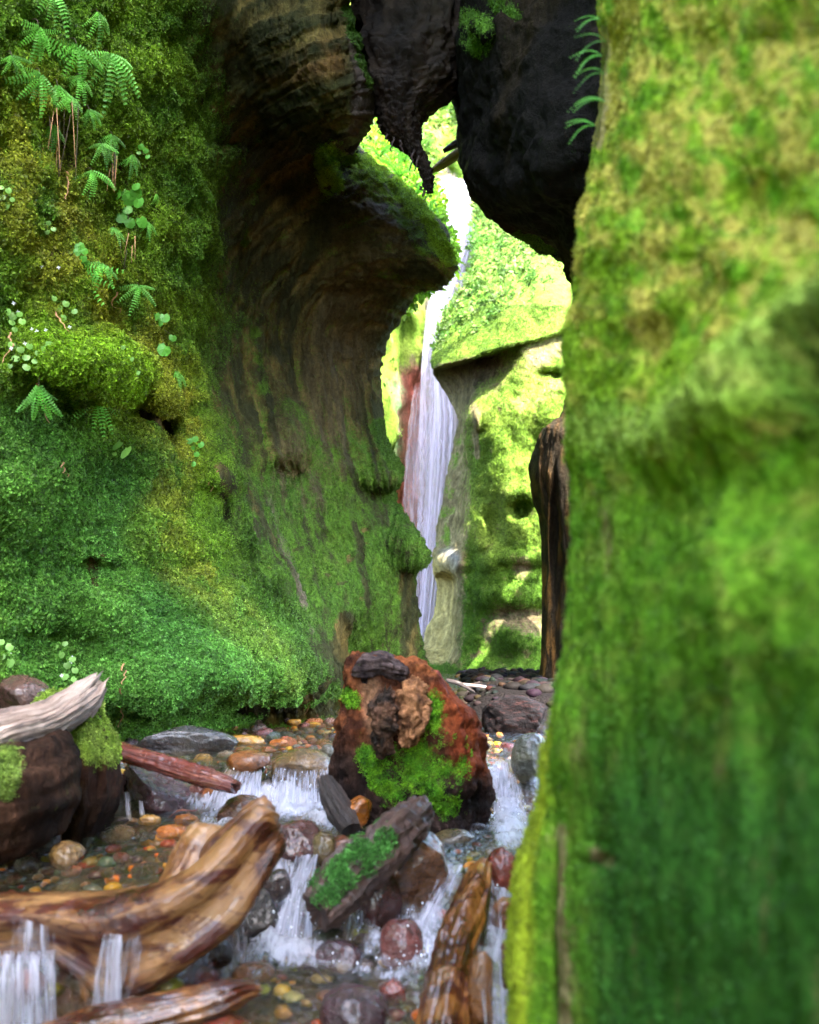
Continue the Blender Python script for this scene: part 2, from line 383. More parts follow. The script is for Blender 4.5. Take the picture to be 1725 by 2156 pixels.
# --- left cliff
LR = [
 (-420, [-1500.0, -600.0, -80.0, 130.0, 300.0, 430.0, 520.0, 600.0, 650.0, 700.0, 720.0, 735.0, 725.0, 600.0], [2.2, 3.5, 4.7, 5.3, 5.9, 6.3, 6.5, 6.6, 6.7, 6.8, 6.9, 7.1, 9.0, 11.0]),
 (0, [-1500.0, -600.0, -60.0, 130.0, 280.0, 418.0, 492.0, 560.0, 620.0, 670.0, 700.0, 721.0, 712.0, 600.0], [2.0, 3.3, 4.6, 5.2, 5.92, 6.55, 6.8, 6.8, 6.6, 6.55, 6.7, 7.0, 8.5, 11.0]),
 (100, [-1500.0, -600.0, -60.0, 130.0, 280.0, 418.0, 492.0, 560.0, 620.0, 680.0, 725.0, 745.0, 735.0, 600.0], [2.0, 3.3, 4.6, 5.2, 5.92, 6.65, 7.0, 6.9, 6.6, 6.5, 6.6, 6.9, 8.5, 11.0]),
 (190, [-1500.0, -600.0, -60.0, 130.0, 280.0, 418.0, 482.0, 550.0, 620.0, 690.0, 740.0, 766.0, 755.0, 600.0], [2.0, 3.3, 4.6, 5.2, 5.92, 6.75, 7.2, 7.2, 6.8, 6.55, 6.6, 6.9, 8.5, 11.0]),
 (265, [-1500.0, -600.0, -60.0, 130.0, 280.0, 418.0, 477.0, 540.0, 610.0, 680.0, 740.0, 764.0, 750.0, 600.0], [2.0, 3.3, 4.6, 5.2, 5.92, 6.75, 7.4, 7.6, 7.2, 6.9, 6.7, 7.0, 8.5, 11.0]),
 (300, [-1500.0, -600.0, -60.0, 130.0, 280.0, 418.0, 472.0, 530.0, 600.0, 670.0, 705.0, 722.0, 720.0, 600.0], [2.0, 3.3, 4.6, 5.2, 5.92, 6.75, 7.5, 7.9, 7.8, 7.5, 7.2, 7.3, 8.5, 11.0]),
 (322, [-1500.0, -600.0, -60.0, 130.0, 280.0, 418.0, 472.0, 530.0, 600.0, 660.0, 700.0, 752.0, 745.0, 600.0], [2.0, 3.3, 4.6, 5.2, 5.92, 6.75, 7.35, 7.9, 8.3, 8.6, 9.0, 9.3, 10.5, 12.0]),
 (392, [-1500.0, -600.0, -60.0, 130.0, 280.0, 418.0, 467.0, 520.0, 600.0, 690.0, 765.0, 832.0, 828.0, 700.0], [2.0, 3.2, 4.6, 5.2, 5.92, 6.75, 7.45, 8.1, 8.6, 8.8, 8.9, 9.3, 10.8, 12.5]),
 (475, [-1500.0, -600.0, -60.0, 130.0, 280.0, 418.0, 462.0, 520.0, 610.0, 720.0, 820.0, 920.0, 910.0, 780.0], [2.0, 3.2, 4.6, 5.2, 5.92, 6.75, 7.45, 8.1, 8.6, 8.7, 8.7, 9.1, 10.8, 12.5]),
 (540, [-1500.0, -600.0, -60.0, 130.0, 280.0, 418.0, 462.0, 520.0, 610.0, 720.0, 840.0, 944.0, 930.0, 780.0], [2.0, 3.2, 4.6, 5.2, 5.92, 6.75, 7.45, 8.2, 8.7, 8.7, 8.6, 8.9, 10.8, 12.5]),
 (576, [-1500.0, -600.0, -60.0, 130.0, 280.0, 413.0, 457.0, 520.0, 610.0, 720.0, 840.0, 948.0, 925.0, 780.0], [2.0, 3.2, 4.6, 5.2, 5.92, 6.75, 7.45, 8.2, 8.8, 8.8, 8.8, 8.9, 10.8, 12.5]),
 (600, [-1500.0, -600.0, -60.0, 130.0, 280.0, 413.0, 457.0, 520.0, 610.0, 720.0, 820.0, 915.0, 900.0, 760.0], [2.0, 3.2, 4.6, 5.2, 5.92, 6.75, 7.45, 8.2, 8.8, 8.9, 9.0, 9.2, 10.8, 12.5]),
 (622, [-1500.0, -600.0, -60.0, 130.0, 280.0, 413.0, 457.0, 520.0, 610.0, 710.0, 790.0, 866.0, 858.0, 740.0], [2.0, 3.2, 4.6, 5.2, 5.92, 6.75, 7.45, 8.2, 8.8, 9.0, 9.2, 9.5, 10.8, 12.5]),
 (700, [-1500.0, -600.0, -60.0, 130.0, 280.0, 418.0, 462.0, 520.0, 600.0, 690.0, 760.0, 814.0, 808.0, 700.0], [2.0, 3.2, 4.6, 5.2, 5.92, 6.75, 7.45, 8.2, 8.8, 9.1, 9.4, 9.7, 10.8, 12.5]),
 (765, [-1500.0, -600.0, -60.0, 130.0, 290.0, 423.0, 467.0, 520.0, 600.0, 680.0, 745.0, 794.0, 788.0, 680.0], [2.0, 3.2, 4.6, 5.2, 5.92, 6.75, 7.35, 8.1, 8.8, 9.1, 9.4, 9.7, 10.8, 12.5]),
 (850, [-1500.0, -600.0, -60.0, 130.0, 300.0, 438.0, 477.0, 530.0, 600.0, 680.0, 745.0, 797.0, 790.0, 680.0], [2.0, 3.2, 4.6, 5.2, 5.92, 6.75, 7.25, 8.0, 8.7, 9.0, 9.3, 9.6, 10.8, 12.5]),
 (935, [-1500.0, -600.0, -60.0, 130.0, 310.0, 458.0, 492.0, 540.0, 610.0, 690.0, 760.0, 813.0, 805.0, 690.0], [2.0, 3.2, 4.6, 5.2, 5.92, 6.75, 7.05, 7.8, 8.5, 8.9, 9.2, 9.5, 10.8, 12.5]),
 (985, [-1500.0, -600.0, -60.0, 130.0, 320.0, 473.0, 507.0, 550.0, 620.0, 700.0, 780.0, 839.0, 830.0, 700.0], [2.0, 3.2, 4.6, 5.2, 5.92, 6.75, 6.95, 7.7, 8.4, 8.8, 9.1, 9.3, 10.6, 12.5]),
 (1015, [-1500.0, -600.0, -60.0, 130.0, 320.0, 478.0, 512.0, 560.0, 630.0, 700.0, 780.0, 840.0, 828.0, 700.0], [2.0, 3.2, 4.6, 5.2, 5.92, 6.65, 6.85, 7.6, 8.3, 8.8, 9.1, 9.3, 10.6, 12.5]),
 (1042, [-1500.0, -600.0, -60.0, 130.0, 320.0, 483.0, 517.0, 565.0, 635.0, 705.0, 775.0, 822.0, 815.0, 700.0], [2.0, 3.2, 4.6, 5.2, 5.92, 6.65, 6.85, 7.5, 8.3, 8.8, 9.2, 9.5, 10.6, 12.5]),
 (1095, [-1500.0, -600.0, -60.0, 130.0, 325.0, 493.0, 532.0, 580.0, 645.0, 715.0, 790.0, 845.0, 838.0, 720.0], [2.0, 3.2, 4.6, 5.2, 5.82, 6.65, 6.75, 7.4, 8.2, 8.7, 9.0, 9.3, 10.6, 12.5]),
 (1140, [-1500.0, -600.0, -60.0, 130.0, 330.0, 503.0, 542.0, 590.0, 655.0, 725.0, 800.0, 880.0, 870.0, 740.0], [2.0, 3.2, 4.6, 5.2, 5.82, 6.55, 6.65, 7.3, 8.1, 8.6, 8.9, 9.0, 10.4, 12.5]),
 (1180, [-1500.0, -600.0, -60.0, 130.0, 330.0, 508.0, 552.0, 600.0, 665.0, 735.0, 805.0, 890.0, 880.0, 740.0], [2.0, 3.2, 4.6, 5.2, 5.82, 6.55, 6.65, 7.2, 8.0, 8.5, 8.9, 9.0, 10.4, 12.5]),
 (1212, [-1500.0, -600.0, -60.0, 130.0, 335.0, 518.0, 562.0, 610.0, 670.0, 740.0, 800.0, 862.0, 858.0, 740.0], [2.0, 3.2, 4.5, 5.2, 5.82, 6.45, 6.55, 7.1, 7.9, 8.4, 8.8, 9.3, 10.6, 12.5]),
 (1290, [-1500.0, -600.0, -60.0, 130.0, 340.0, 510.0, 570.0, 640.0, 690.0, 740.0, 800.0, 863.0, 858.0, 740.0], [2.0, 3.2, 4.5, 5.1, 5.6, 6.2, 6.6, 7.1, 7.6, 8.3, 8.8, 9.3, 10.6, 12.5]),
 (1370, [-1500.0, -600.0, -60.0, 130.0, 340.0, 510.0, 580.0, 660.0, 705.0, 720.0, 800.0, 874.0, 870.0, 760.0], [2.0, 3.2, 4.5, 5.1, 5.5, 6.1, 6.5, 6.9, 7.4, 8.6, 8.9, 9.3, 10.6, 12.5]),
 (1430, [-1500.0, -600.0, -60.0, 130.0, 340.0, 500.0, 580.0, 660.0, 703.0, 716.0, 800.0, 893.0, 888.0, 780.0], [2.0, 3.1, 4.4, 5.0, 5.4, 6.0, 6.4, 6.9, 7.5, 8.7, 9.0, 9.3, 10.6, 12.5]),
 (1475, [-1500.0, -600.0, -60.0, 130.0, 340.0, 480.0, 560.0, 640.0, 690.0, 714.0, 810.0, 905.0, 900.0, 780.0], [2.0, 3.1, 4.4, 5.0, 5.4, 6.1, 6.6, 7.1, 7.7, 8.8, 9.0, 9.3, 10.6, 12.5]),
 (1510, [-1500.0, -600.0, -60.0, 130.0, 340.0, 480.0, 560.0, 650.0, 700.0, 716.0, 815.0, 915.0, 905.0, 780.0], [2.0, 3.1, 4.5, 5.1, 5.6, 6.5, 7.1, 7.5, 8.0, 8.8, 9.0, 9.3, 10.6, 12.5]),
 (1600, [-1500.0, -600.0, -60.0, 130.0, 340.0, 480.0, 560.0, 650.0, 700.0, 730.0, 820.0, 925.0, 910.0, 780.0], [2.0, 3.1, 4.5, 5.1, 5.7, 6.6, 7.2, 7.6, 8.2, 8.8, 9.0, 9.3, 10.6, 12.5]),
 (1720, [-1500.0, -600.0, -60.0, 130.0, 340.0, 480.0, 560.0, 650.0, 700.0, 730.0, 820.0, 925.0, 910.0, 780.0], [2.0, 3.1, 4.5, 5.1, 5.7, 6.6, 7.2, 7.6, 8.2, 8.8, 9.0, 9.3, 10.6, 12.5]),
]
LB = [(215,775,110,55,-.42), (120,745,90,50,-.2), (345,835,30,40,-.22), (290,872,60,28,.30), (350,905,22,40,.22), (60,870,110,60,.12),
      (462,1000,26,34,-.35), (470,1065,14,34,.07), (600,930,38,60,-.35), (605,1000,30,26,.2), (720,1080,60,50,-.18),
      (60,1040,120,90,-.14), (180,1190,60,12,.10), (30,1215,60,16,.10), (120,1340,90,16,.05), (330,1300,70,14,.05), (430,1190,50,18,.05), (160,1110,80,14,.06), (250,1000,60,16,.06), (330,1150,30,60,-.1),
      (560,1420,140,70,-.28), (380,1420,120,80,-.16), (250,1300,90,60,-.1), (130,620,60,120,-.10), (240,680,40,70,.12), (350,560,40,120,-.1),
      (690,345,26,26,-.2), (130,330,36,80,.16), (250,430,30,90,.12), (60,450,70,120,-.1), (800,1010,40,20,-.12)]
def left_noise(px, py, W):
    q = sst(430, 520, px)           # smooth water-worn rock inside the alcove, lumpy moss outside
    a = .075 * fbm(W * np.array((3.2, 3.2, 3.2)), 4) * (1 - .3 * q)
    b = .048 * fbm(W * 8.0, 4, .6) * (1 - .85 * q)
    g = (.035 * fbm(W * np.array((3.5, 3.5, .7)) + 9, 5, .6) - .035 * np.clip(.12 - np.abs(fbm(W * np.array((2.2, 2.2, .8)) + .5 * fbm(W * 3, 3)[..., None], 4)), 0, 1) / .12 * .5) * q
    return a + b + g
W, px, py = loft(LR, 620, 430, LB, ((.9, .10, 3),), dn=left_noise, top_to=(9.5, (-2.6, 0), 14))
edge = 430 + 60 * fbm(np.stack([px / 90, py / 90, px * 0], -1), 3) + 0.12 * np.clip(py - 900, 0, 700) + .45 * np.clip(py - 1150, 0, 400) - 60 * sst(300, 0, py)
m = 1 - sst(-90, 120, px - edge - 20)
pn = np.stack([px / 60, py / 60, px * 0 + 3], -1); nz = fbm(pn, 4); nz2 = fbm(pn * .35 + 7, 4)
ex_ = (px - 820) * 1.1; ey_ = np.minimum(py - 800, 0) * .92
fr_ = np.hypot(ex_, ey_) + .25 * np.clip(py - 700, 0, 900); fa_ = np.arctan2(-ey_, -ex_) * 2.2 + np.maximum(py - 800, 0) / 260
streak = fbm(np.stack([fr_ / 24, fa_ * 1.1, px * 0], -1), 5)
streak2 = fbm(np.stack([fr_ / 9, fa_ * 2.5, px * 0 + 4], -1), 4)
gdir = grid_normals(W); alc = sst(450, 540, px) * sst(-60, 60, py + 200)
W = W + gdir * (alc * (.010 * streak2 + .028 * streak - .022 * np.clip(.10 - np.abs(streak), 0, 1) / .10))[..., None]
m2 = np.clip(sst(-.32, .42, streak + .30 * (sst(800, 1200, py)) - .05 + .3 * nz) * sst(650, 1050, py), 0, 1) * .85
m2 = np.maximum(m2, .42 * sst(.0, .35, streak + .4 * nz2) * sst(250, 500, py))
m2 = np.maximum(m2, .75 * stroke(px, py, [(545, 300), (520, 600), (560, 900)], 16) * sst(-.2, .2, nz))
mo = np.maximum(m, m2 * sst(-120, 0, px - edge))
for pts, r, v in [([(690, 330), (700, 380)], 36, 1.0), ([(720, 322), (790, 352), (840, 395), (905, 470), (944, 548)], 15, 1.3), ([(740, 340), (830, 430), (900, 520)], 30, .55),
                  ([(800, 900), (815, 950), (838, 985)], 22, 1.2), ([(815, 1050), (845, 1100)], 14, 1), ([(640, 960), (760, 1090), (830, 1220), (860, 1380)], 34, .55),
                  ([(600, 880), (640, 960)], 34, .7), ([(720, 20), (745, 120), (765, 180)], 10, .9), ([(850, 1130), (880, 1150)], 16, .8)]:
    mo = np.maximum(mo, v * stroke(px, py, pts, r) * sst(-.6, 0, nz + .1))
# bare patches
for pts, r, v in [([(310, 880), (350, 900)], 32, 1), ([(90, 1160)], 12, 1), ([(205, 1180), (205, 1235)], 12, 1), ([(180, 1165), (240, 1170)], 10, .8),
                  ([(460, 985), (478, 1020)], 20, .9), ([(468, 1040), (480, 1085)], 8, .9), ([(595, 905), (610, 980)], 40, .55), ([(120, 250), (150, 340)], 16, .6), ([(240, 290), (265, 420)], 13, .6),
                  ([(500, 1490), (620, 1480), (700, 1420), (720, 1300)], 14, 1), ([(560, 1515), (705, 1490)], 26, 1), ([(718, 1380), (722, 1500)], 16, 1), ([(520, 1020), (640, 1270)], 9, .7), ([(850, 1210), (860, 1400)], 22, .9)]:
    mo = mo * (1 - v * stroke(px, py, pts, r))
mo = mo * np.clip(1.05 + .9 * np.minimum(nz2 + .25, 0), .3, 1)
gap_ = fbm(np.stack([px / 34, py / 26, px * 0 + 51], -1), 4); mo = mo * (1 - .8 * sst(.30, .48, gap_ + .12 * sst(900, 500, py)))
mo[W[..., 0] < -3.4] = .5
mcol = lerp3((.065, .17, .014), (.17, .31, .02), sst(-.4, .3, nz2))
mcol = lerp3(mcol, G_OLIVE, np.clip(.85 * stroke(px, py, [(40, 250), (90, 450), (200, 640), (330, 830)], 130) + .8 * stroke(px, py, [(420, 860), (360, 1000), (330, 1130), (470, 1280), (590, 1420)], 60), 0, 1) * sst(-.35, .15, nz) * .85)
mcol = lerp3(mcol, (.15, .38, .07), np.clip(stroke(px, py, [(0, 980), (120, 1100), (120, 1350), (330, 1400), (560, 1420)], 190) * (.75 + nz2), 0, 1) * .8)  # lower left moss lightened in colour to make up for weak light there
mcol = lerp3(mcol, (.06, .25, .065), stroke(px, py, [(420, 1440), (330, 1330), (290, 1150), (280, 1000)], 110, 1.2) * .28)
mcol = lerp3(mcol, (.22, .40, .02), np.clip(stroke(px, py, [(90, 740), (180, 760), (280, 790)], 62) + stroke(px, py, [(690, 330), (700, 380)], 40) + stroke(px, py, [(720, 322), (790, 352), (905, 470), (944, 548)], 24), 0, 1))  # moss on the beak's rim and patch lightened to look lit
mcol = lerp3(mcol, (.045, .10, .012), sst(-20, 60, px - edge) * (1 - stroke(px, py, [(690, 330), (700, 380), (790, 352), (905, 470), (944, 548)], 60)) * .8)  # shade of the alcove put into its moss colour
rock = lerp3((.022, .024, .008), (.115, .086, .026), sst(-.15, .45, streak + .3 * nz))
rock = lerp3(rock, (.085, .066, .032), np.clip(stroke(px, py, [(800, 450), (770, 520), (640, 1000)], 90), 0, 1) * .6)
rock = lerp3(rock, (.085, .045, .014), np.clip(stroke(px, py, [(580, 170), (700, 120)], 50), 0, 1) * sst(-.2, .3, nz) * .8)
rock = lerp3(rock, (.09, .075, .05), stroke(px, py, [(580, 1050), (650, 1330)], 12))
rock = lerp3(rock, (.05, .036, .036), stroke(px, py, [(690, 300), (735, 305), (760, 250), (740, 60)], 20) * .7)
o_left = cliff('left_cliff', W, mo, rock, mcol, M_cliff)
def sub_mesh(W, px, py, mo, mcol, sel, name):
    """patch of a cliff that carries moss in view"""
    n, m = W.shape[:2]; fc = grid_faces(n, m)
    ok = sel.ravel() & (mo.ravel() > .03)
    fc = fc[ok[fc].any(1)]
    used = np.unique(fc); idx = np.full(n * m, -1); idx[used] = np.arange(len(used))
    me = mesh_from(name, W.reshape(-1, 3)[used], idx[fc]); attr(me, 'moss', np.clip(mo.ravel()[used], 0, 1.3)); attr(me, 'col', mcol.reshape(-1, 3)[used], 'FLOAT_COLOR')
    return me
vis = (px > -120) & (px < 960) & (py > -90) & (py < 1640)
near = vis & (px < edge + 60); deep = vis & ~near
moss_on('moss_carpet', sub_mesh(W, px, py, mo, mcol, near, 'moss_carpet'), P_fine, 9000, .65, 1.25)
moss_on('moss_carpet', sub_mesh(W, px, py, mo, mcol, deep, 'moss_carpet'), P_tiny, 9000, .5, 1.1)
LW, Lpx, Lpy = W, px, py

# --- right overhang (dark mass above the far opening)
RR = [
 (-420, [1250,1000,985,1005,1060,1150,1300,1500], [11,8,7.2,6.9,6.5,6.0,5.4,4.6]),
 (0,   [1250,1000,982,1005,1060,1150,1300,1500], [11,8,7.2,6.9,6.5,6.0,5.4,4.6]),
 (60,  [1250,990,971,1000,1060,1150,1300,1500], [11,8,7.1,6.7,6.4,5.9,5.3,4.6]),
 (130, [1250,990,971,1000,1060,1150,1300,1500], [11,8,7.1,6.7,6.3,5.9,5.3,4.6]),
 (200, [1250,995,977,1005,1065,1150,1300,1500], [11,8,7.1,6.7,6.3,5.9,5.3,4.6]),
 (285, [1250,1002,989,1015,1070,1160,1300,1500], [11,8,7.1,6.7,6.3,5.9,5.3,4.6]),
 (350, [1250,1000,986,1015,1075,1160,1300,1500], [11,8,7.1,6.7,6.3,5.9,5.3,4.6]),
 (400, [1260,1015,1002,1035,1090,1170,1300,1500], [11,8,7.1,6.8,6.4,5.9,5.3,4.6]),
 (440, [1270,1045,1030,1065,1115,1185,1300,1500], [11,8,7.2,6.9,6.5,6.0,5.3,4.6]),
 (480, [1280,1075,1060,1095,1140,1200,1300,1500], [11,8,7.3,7.0,6.6,6.1,5.3,4.6]),
 (505, [1290,1125,1112,1135,1165,1210,1300,1500], [11,8.2,7.4,7.0,6.6,6.1,5.3,4.6]),
 (530, [1300,1180,1170,1180,1200,1230,1300,1500], [11,8.2,7.4,7.0,6.6,6.1,5.3,4.6]),
 (560, [1310,1208,1200,1208,1220,1240,1300,1500], [11,8.2,7.3,7.0,6.6,6.1,5.3,4.6]),
 (620, [1320,1226,1218,1226,1240,1260,1310,1500], [11,8.2,7.3,7.0,6.6,6.1,5.3,4.6]),
]
W, px, py = loft(RR, 260, 170, [(1010,60,30,40,-.2), (1150,300,80,120,-.3), (1060,330,40,60,.15)], ((.9, .14, 3), (2.6, .10, 4), (8, .045, 4)), top_to=(9.0, (.8, 0), 10))
nz = fbm(np.stack([px / 50, py / 50, px * 0], -1), 4)
mo = .95 * stroke(px, py, [(1000, 50), (1010, 90)], 34) + .9 * stroke(px, py, [(1050, 0), (1080, 30)], 26) + .7 * stroke(px, py, [(1090, 500), (1160, 530)], 16)
mo = np.clip(mo * sst(-.5, .1, nz), 0, 1)
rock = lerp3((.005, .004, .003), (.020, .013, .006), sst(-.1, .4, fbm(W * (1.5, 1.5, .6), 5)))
mcol = np.broadcast_to(np.array((.085, .19, .02)), W.shape).copy()
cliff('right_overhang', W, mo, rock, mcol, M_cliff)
moss_on('moss_cap', sub_mesh(W, px, py, mo, mcol, (py > -60) & (py < 600), 'moss_cap'), P_fine, 6000, .6, 1.2)

# --- narrow dark buttress at the right of the far gap
RH = [
 (610, [1400,1385,1380,1385,1392,1400,1450], [11.3,10.6,10.2,9.8,9.4,9.0,8.4]),
 (690, [1340,1315,1300,1310,1325,1345,1420], [11.3,10.4,9.8,9.5,9.3,9.0,8.2]),
 (790, [1290,1240,1215,1235,1260,1300,1400], [11.3,10.3,9.6,9.3,9.1,8.8,8]),
 (840, [1290,1220,1194,1215,1240,1290,1400], [11.3,10.3,9.6,9.3,9.1,8.8,8]),
 (880, [1290,1195,1180,1200,1230,1290,1400], [11.3,10.3,9.5,9.2,9.0,8.7,8]),
 (905, [1290,1160,1147,1175,1215,1280,1400], [11.3,10.2,9.4,9.1,8.9,8.6,8]),
 (945, [1290,1145,1133,1165,1205,1280,1400], [11.3,10.2,9.4,9.1,8.9,8.6,8]),
 (1000,[1290,1135,1122,1155,1200,1280,1400], [11.3,10.2,9.4,9.1,8.9,8.6,8]),
 (1060,[1290,1145,1133,1162,1200,1280,1400], [11.3,10.2,9.4,9.1,8.9,8.6,8]),
 (1110,[1290,1155,1143,1168,1200,1280,1400], [11.3,10.2,9.4,9.1,8.9,8.6,8]),
 (1250,[1290,1157,1145,1170,1200,1280,1400], [11.3,10.2,9.4,9.1,8.9,8.6,8]),
 (1360,[1290,1155,1142,1166,1200,1280,1400], [11.3,10.2,9.3,9.0,8.8,8.6,8]),
 (1480,[1290,1148,1135,1160,1200,1280,1400], [11.3,10.2,9.2,8.9,8.7,8.5,8]),
 (1640,[1290,1148,1135,1160,1200,1280,1400], [11.3,10.2,9.2,8.9,8.7,8.5,8]),
]
W, px, py = loft(RH, 300, 110, [(1150,890,16,12,-.15), (1170,1130,10,120,.2)], ((2.5, .07, 4), (9, .03, 4)), stretch=(1, 1, .35))
nz = fbm(np.stack([px / 14, py / 120, px * 0], -1), 5)
rock = lerp3((.025, .018, .010), (.17, .085, .024), sst(-.05, .3, nz) * (.35 + .65 * sst(1000, 1250, py)))
mo = np.clip(sst(.05, .4, fbm(np.stack([px / 20, py / 70, px * 0 + 4], -1), 4)) * .6 * stroke(px, py, [(1180, 1050), (1170, 1200)], 20) + .9 * stroke(px, py, [(1185, 1395), (1180, 1450)], 14), 0, 1)
cliff('right_buttress', W, mo, rock, lerp3((.05, .11, .02), (.05, .11, .02), nz), M_cliff)

# --- far mossy pillar with ledge
RF = [
 (330, [1180,1060,1010,1025,1070,1120,1220,1400], [23,20.5,19.5,19,18.6,18.2,17.5,16]),
 (420, [1180,1060,1008,1025,1070,1120,1220,1400], [21,19.2,18.3,18,17.6,17.2,16.5,15]),
 (500, [1180,1060,1003,1022,1065,1110,1220,1400], [20,18,16.9,16.6,16.3,15.9,15.3,14]),
 (560, [1180,1040,998,1018,1060,1110,1210,1400], [19,17,15.9,15.5,15,14.6,14.2,13.2]),
 (615, [1180,1010,975,1000,1050,1110,1210,1400], [18,16.4,15.3,14.8,14.2,13.8,13.4,12.8]),
 (665, [1180,980,945,980,1040,1110,1210,1400], [18,16,14.7,14.1,13.6,13.1,12.9,12.5]),
 (715, [1180,960,926,970,1030,1110,1210,1400], [18,15.5,14.1,13.5,13.0,12.7,12.6,12.3]),
 (752, [1180,950,912,965,1025,1110,1210,1400], [18,15.2,13.7,13.1,12.7,12.5,12.4,12.2]),
 (780, [1180,955,914,965,1010,1100,1210,1400], [18,15.2,13.6,13.1,12.7,12.5,12.4,12.2]),
 (805, [1180,970,930,970,1005,1100,1210,1400], [18,15.2,14.0,13.3,12.8,12.5,12.4,12.2]),
 (835, [1180,985,947,975,1002,1100,1210,1400], [18,15.2,14.2,13.6,12.8,12.5,12.4,12.2]),
 (885, [1180,995,961,980,1000,1100,1210,1400], [18,15.2,14.2,13.7,12.7,12.4,12.3,12.2]),
 (960, [1180,990,955,978,1002,1100,1210,1400], [18,15.2,14.1,13.7,12.7,12.4,12.3,12.2]),
 (1050,[1180,975,938,966,992,1095,1210,1400], [18,15.2,14.0,13.6,12.7,12.3,12.3,12.2]),
 (1140,[1180,960,920,955,982,1090,1210,1400], [18,15.2,13.9,13.4,12.6,12.3,12.3,12.2]),
 (1165,[1180,955,912,952,979,1090,1210,1400], [18,15.2,13.6,13.1,12.6,12.3,12.3,12.2]),
 (1205,[1180,955,910,950,976,1090,1210,1400], [18,15.2,13.5,13.0,12.6,12.3,12.3,12.2]),
 (1228,[1180,965,920,952,975,1090,1210,1400], [18,15.2,13.9,13.4,12.6,12.3,12.3,12.2]),
 (1290,[1180,960,915,950,974,1090,1210,1400], [18,15.0,13.8,13.4,12.6,12.3,12.3,12.2]),
 (1345,[1180,945,895,945,974,1090,1210,1400], [18,14.9,13.7,13.3,12.5,12.2,12.3,12.2]),
 (1385,[1180,925,878,940,972,1090,1210,1400], [18,14.7,13.4,13.1,12.4,12.1,12.2,12.2]),
 (1430,[1180,915,870,930,965,1090,1210,1400], [18,14.5,13.1,12.8,12.2,11.9,12.1,12.2]),
 (1560,[1180,915,870,930,965,1090,1210,1400], [18,14.5,13.1,12.8,12.2,11.9,12.1,12.2]),
]
FB = [(1098,1070,22,26,.22), (1092,1045,34,18,-.12), (1100,1195,50,16,.14), (1050,980,30,70,-.10), (1130,930,30,60,.12), (1040,1110,24,40,.10), (1070,1185,60,20,-.10), (1110,1290,70,26,.12), (1060,1260,50,26,-.10), (1090,1340,50,34,-.12), (1160,790,26,12,.15), (945,1180,30,26,-.2),
      (1003,885,8,20,-.2), (1150,600,40,60,-.4), (1060,640,50,40,-.2)]
W, px, py = loft(RF, 520, 260, FB, ((.8, .10, 4), (2.4, .07, 5), (8, .022, 4)))
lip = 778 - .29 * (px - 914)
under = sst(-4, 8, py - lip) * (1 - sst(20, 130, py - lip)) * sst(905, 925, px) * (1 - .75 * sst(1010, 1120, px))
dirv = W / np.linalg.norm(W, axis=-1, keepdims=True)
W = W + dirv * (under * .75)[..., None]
nz = fbm(np.stack([px / 30, py / 34, px * 0], -1), 5); nl = fbm(np.stack([px / 90, py / 90, px * 0 + 5], -1), 4)
mo = sst(965, 1005, px + .04 * (py - 1000)) * (.95 - .25 * np.clip(nl, 0, 1)) * sst(-.5, .05, nz + .2)
mo = np.maximum(mo, 1 - sst(-14, 2, py - lip)); mo = np.maximum(mo, .85 * stroke(px, py, [(880, 1410), (960, 1420)], 26))
mo = np.maximum(mo, .65 * stroke(px, py, [(965, 900), (950, 1060), (930, 1150)], 22) * sst(-.1, .3, nz))
mo = np.maximum(mo, 1 - sst(690, 740, py)); mo = np.clip(mo - .85 * under, 0, 1)
for pts, r, v in [([(1180, 720), (1130, 750)], 30, .6), ([(1175, 820), (1100, 850)], 26, .35), ([(1100, 1195)], 30, .8), ([(1060, 1300), (1140, 1310)], 40, .65), ([(1002, 860), (1004, 960)], 9, .9), ([(1030, 1330)], 26, .6)]:
    mo = mo * (1 - v * stroke(px, py, pts, r))
rock = lerp3((.12, .10, .045), (.22, .18, .09), sst(-.3, .3, nz))
rock = lerp3(rock, (.10, .075, .05), np.clip(under * 1.0, 0, 1) * .7)  # shade under the ledge mixed into the rock colour
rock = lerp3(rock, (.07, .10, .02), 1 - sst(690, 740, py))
rock = lerp3(rock, (.03, .022, .014), np.clip(under * 1.0, 0, 1) * .8)  # deepens the same painted ledge shade
rock = lerp3(rock, (.10, .075, .045), np.clip(stroke(px, py, [(1060, 1300), (1140, 1310)], 55) + stroke(px, py, [(1100, 1195)], 30), 0, 1) * .8)
rock = lerp3(rock, (.24, .24, .25), stroke(px, py, [(945, 1180)], 30) * .7)
rock = lerp3(rock, (.32, .26, .09), stroke(px, py, [(925, 1200), (925, 1370)], 40) * .7)
mcol = lerp3((.11, .20, .020), (.19, .28, .040), sst(-.2, .4, nl) )
mcol = lerp3(mcol, (.06, .145, .012), sst(1080, 1300, py + 60 * nz) * .8)
mcol = lerp3(mcol, (.09, .17, .025), (1 - sst(560, 760, py)) * .8)
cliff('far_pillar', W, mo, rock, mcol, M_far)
moss_on('pillar_moss', sub_mesh(W, px, py, mo, mcol, (px < 1260) & (py > 640) & (py < 1500), 'pillar_moss'), P_far, 2600, .25, .6)
veg = np.clip(1 - sst(-40, 0, py - (745 - .45 * (px - 930)))+0*px, 0, 1) * (1 - .5 * stroke(px, py, [(1190, 560), (1100, 700)], 60))
moss_on('slope_foliage', sub_mesh(W, px, py, veg, lerp3((.06, .16, .02), (.18, .28, .06), sst(-.3, .3, nz)), (px < 1230) & (py < 760) & (py > 340), 'slope_foliage'), P_veg, 75, .35, .9, tilt=.9)

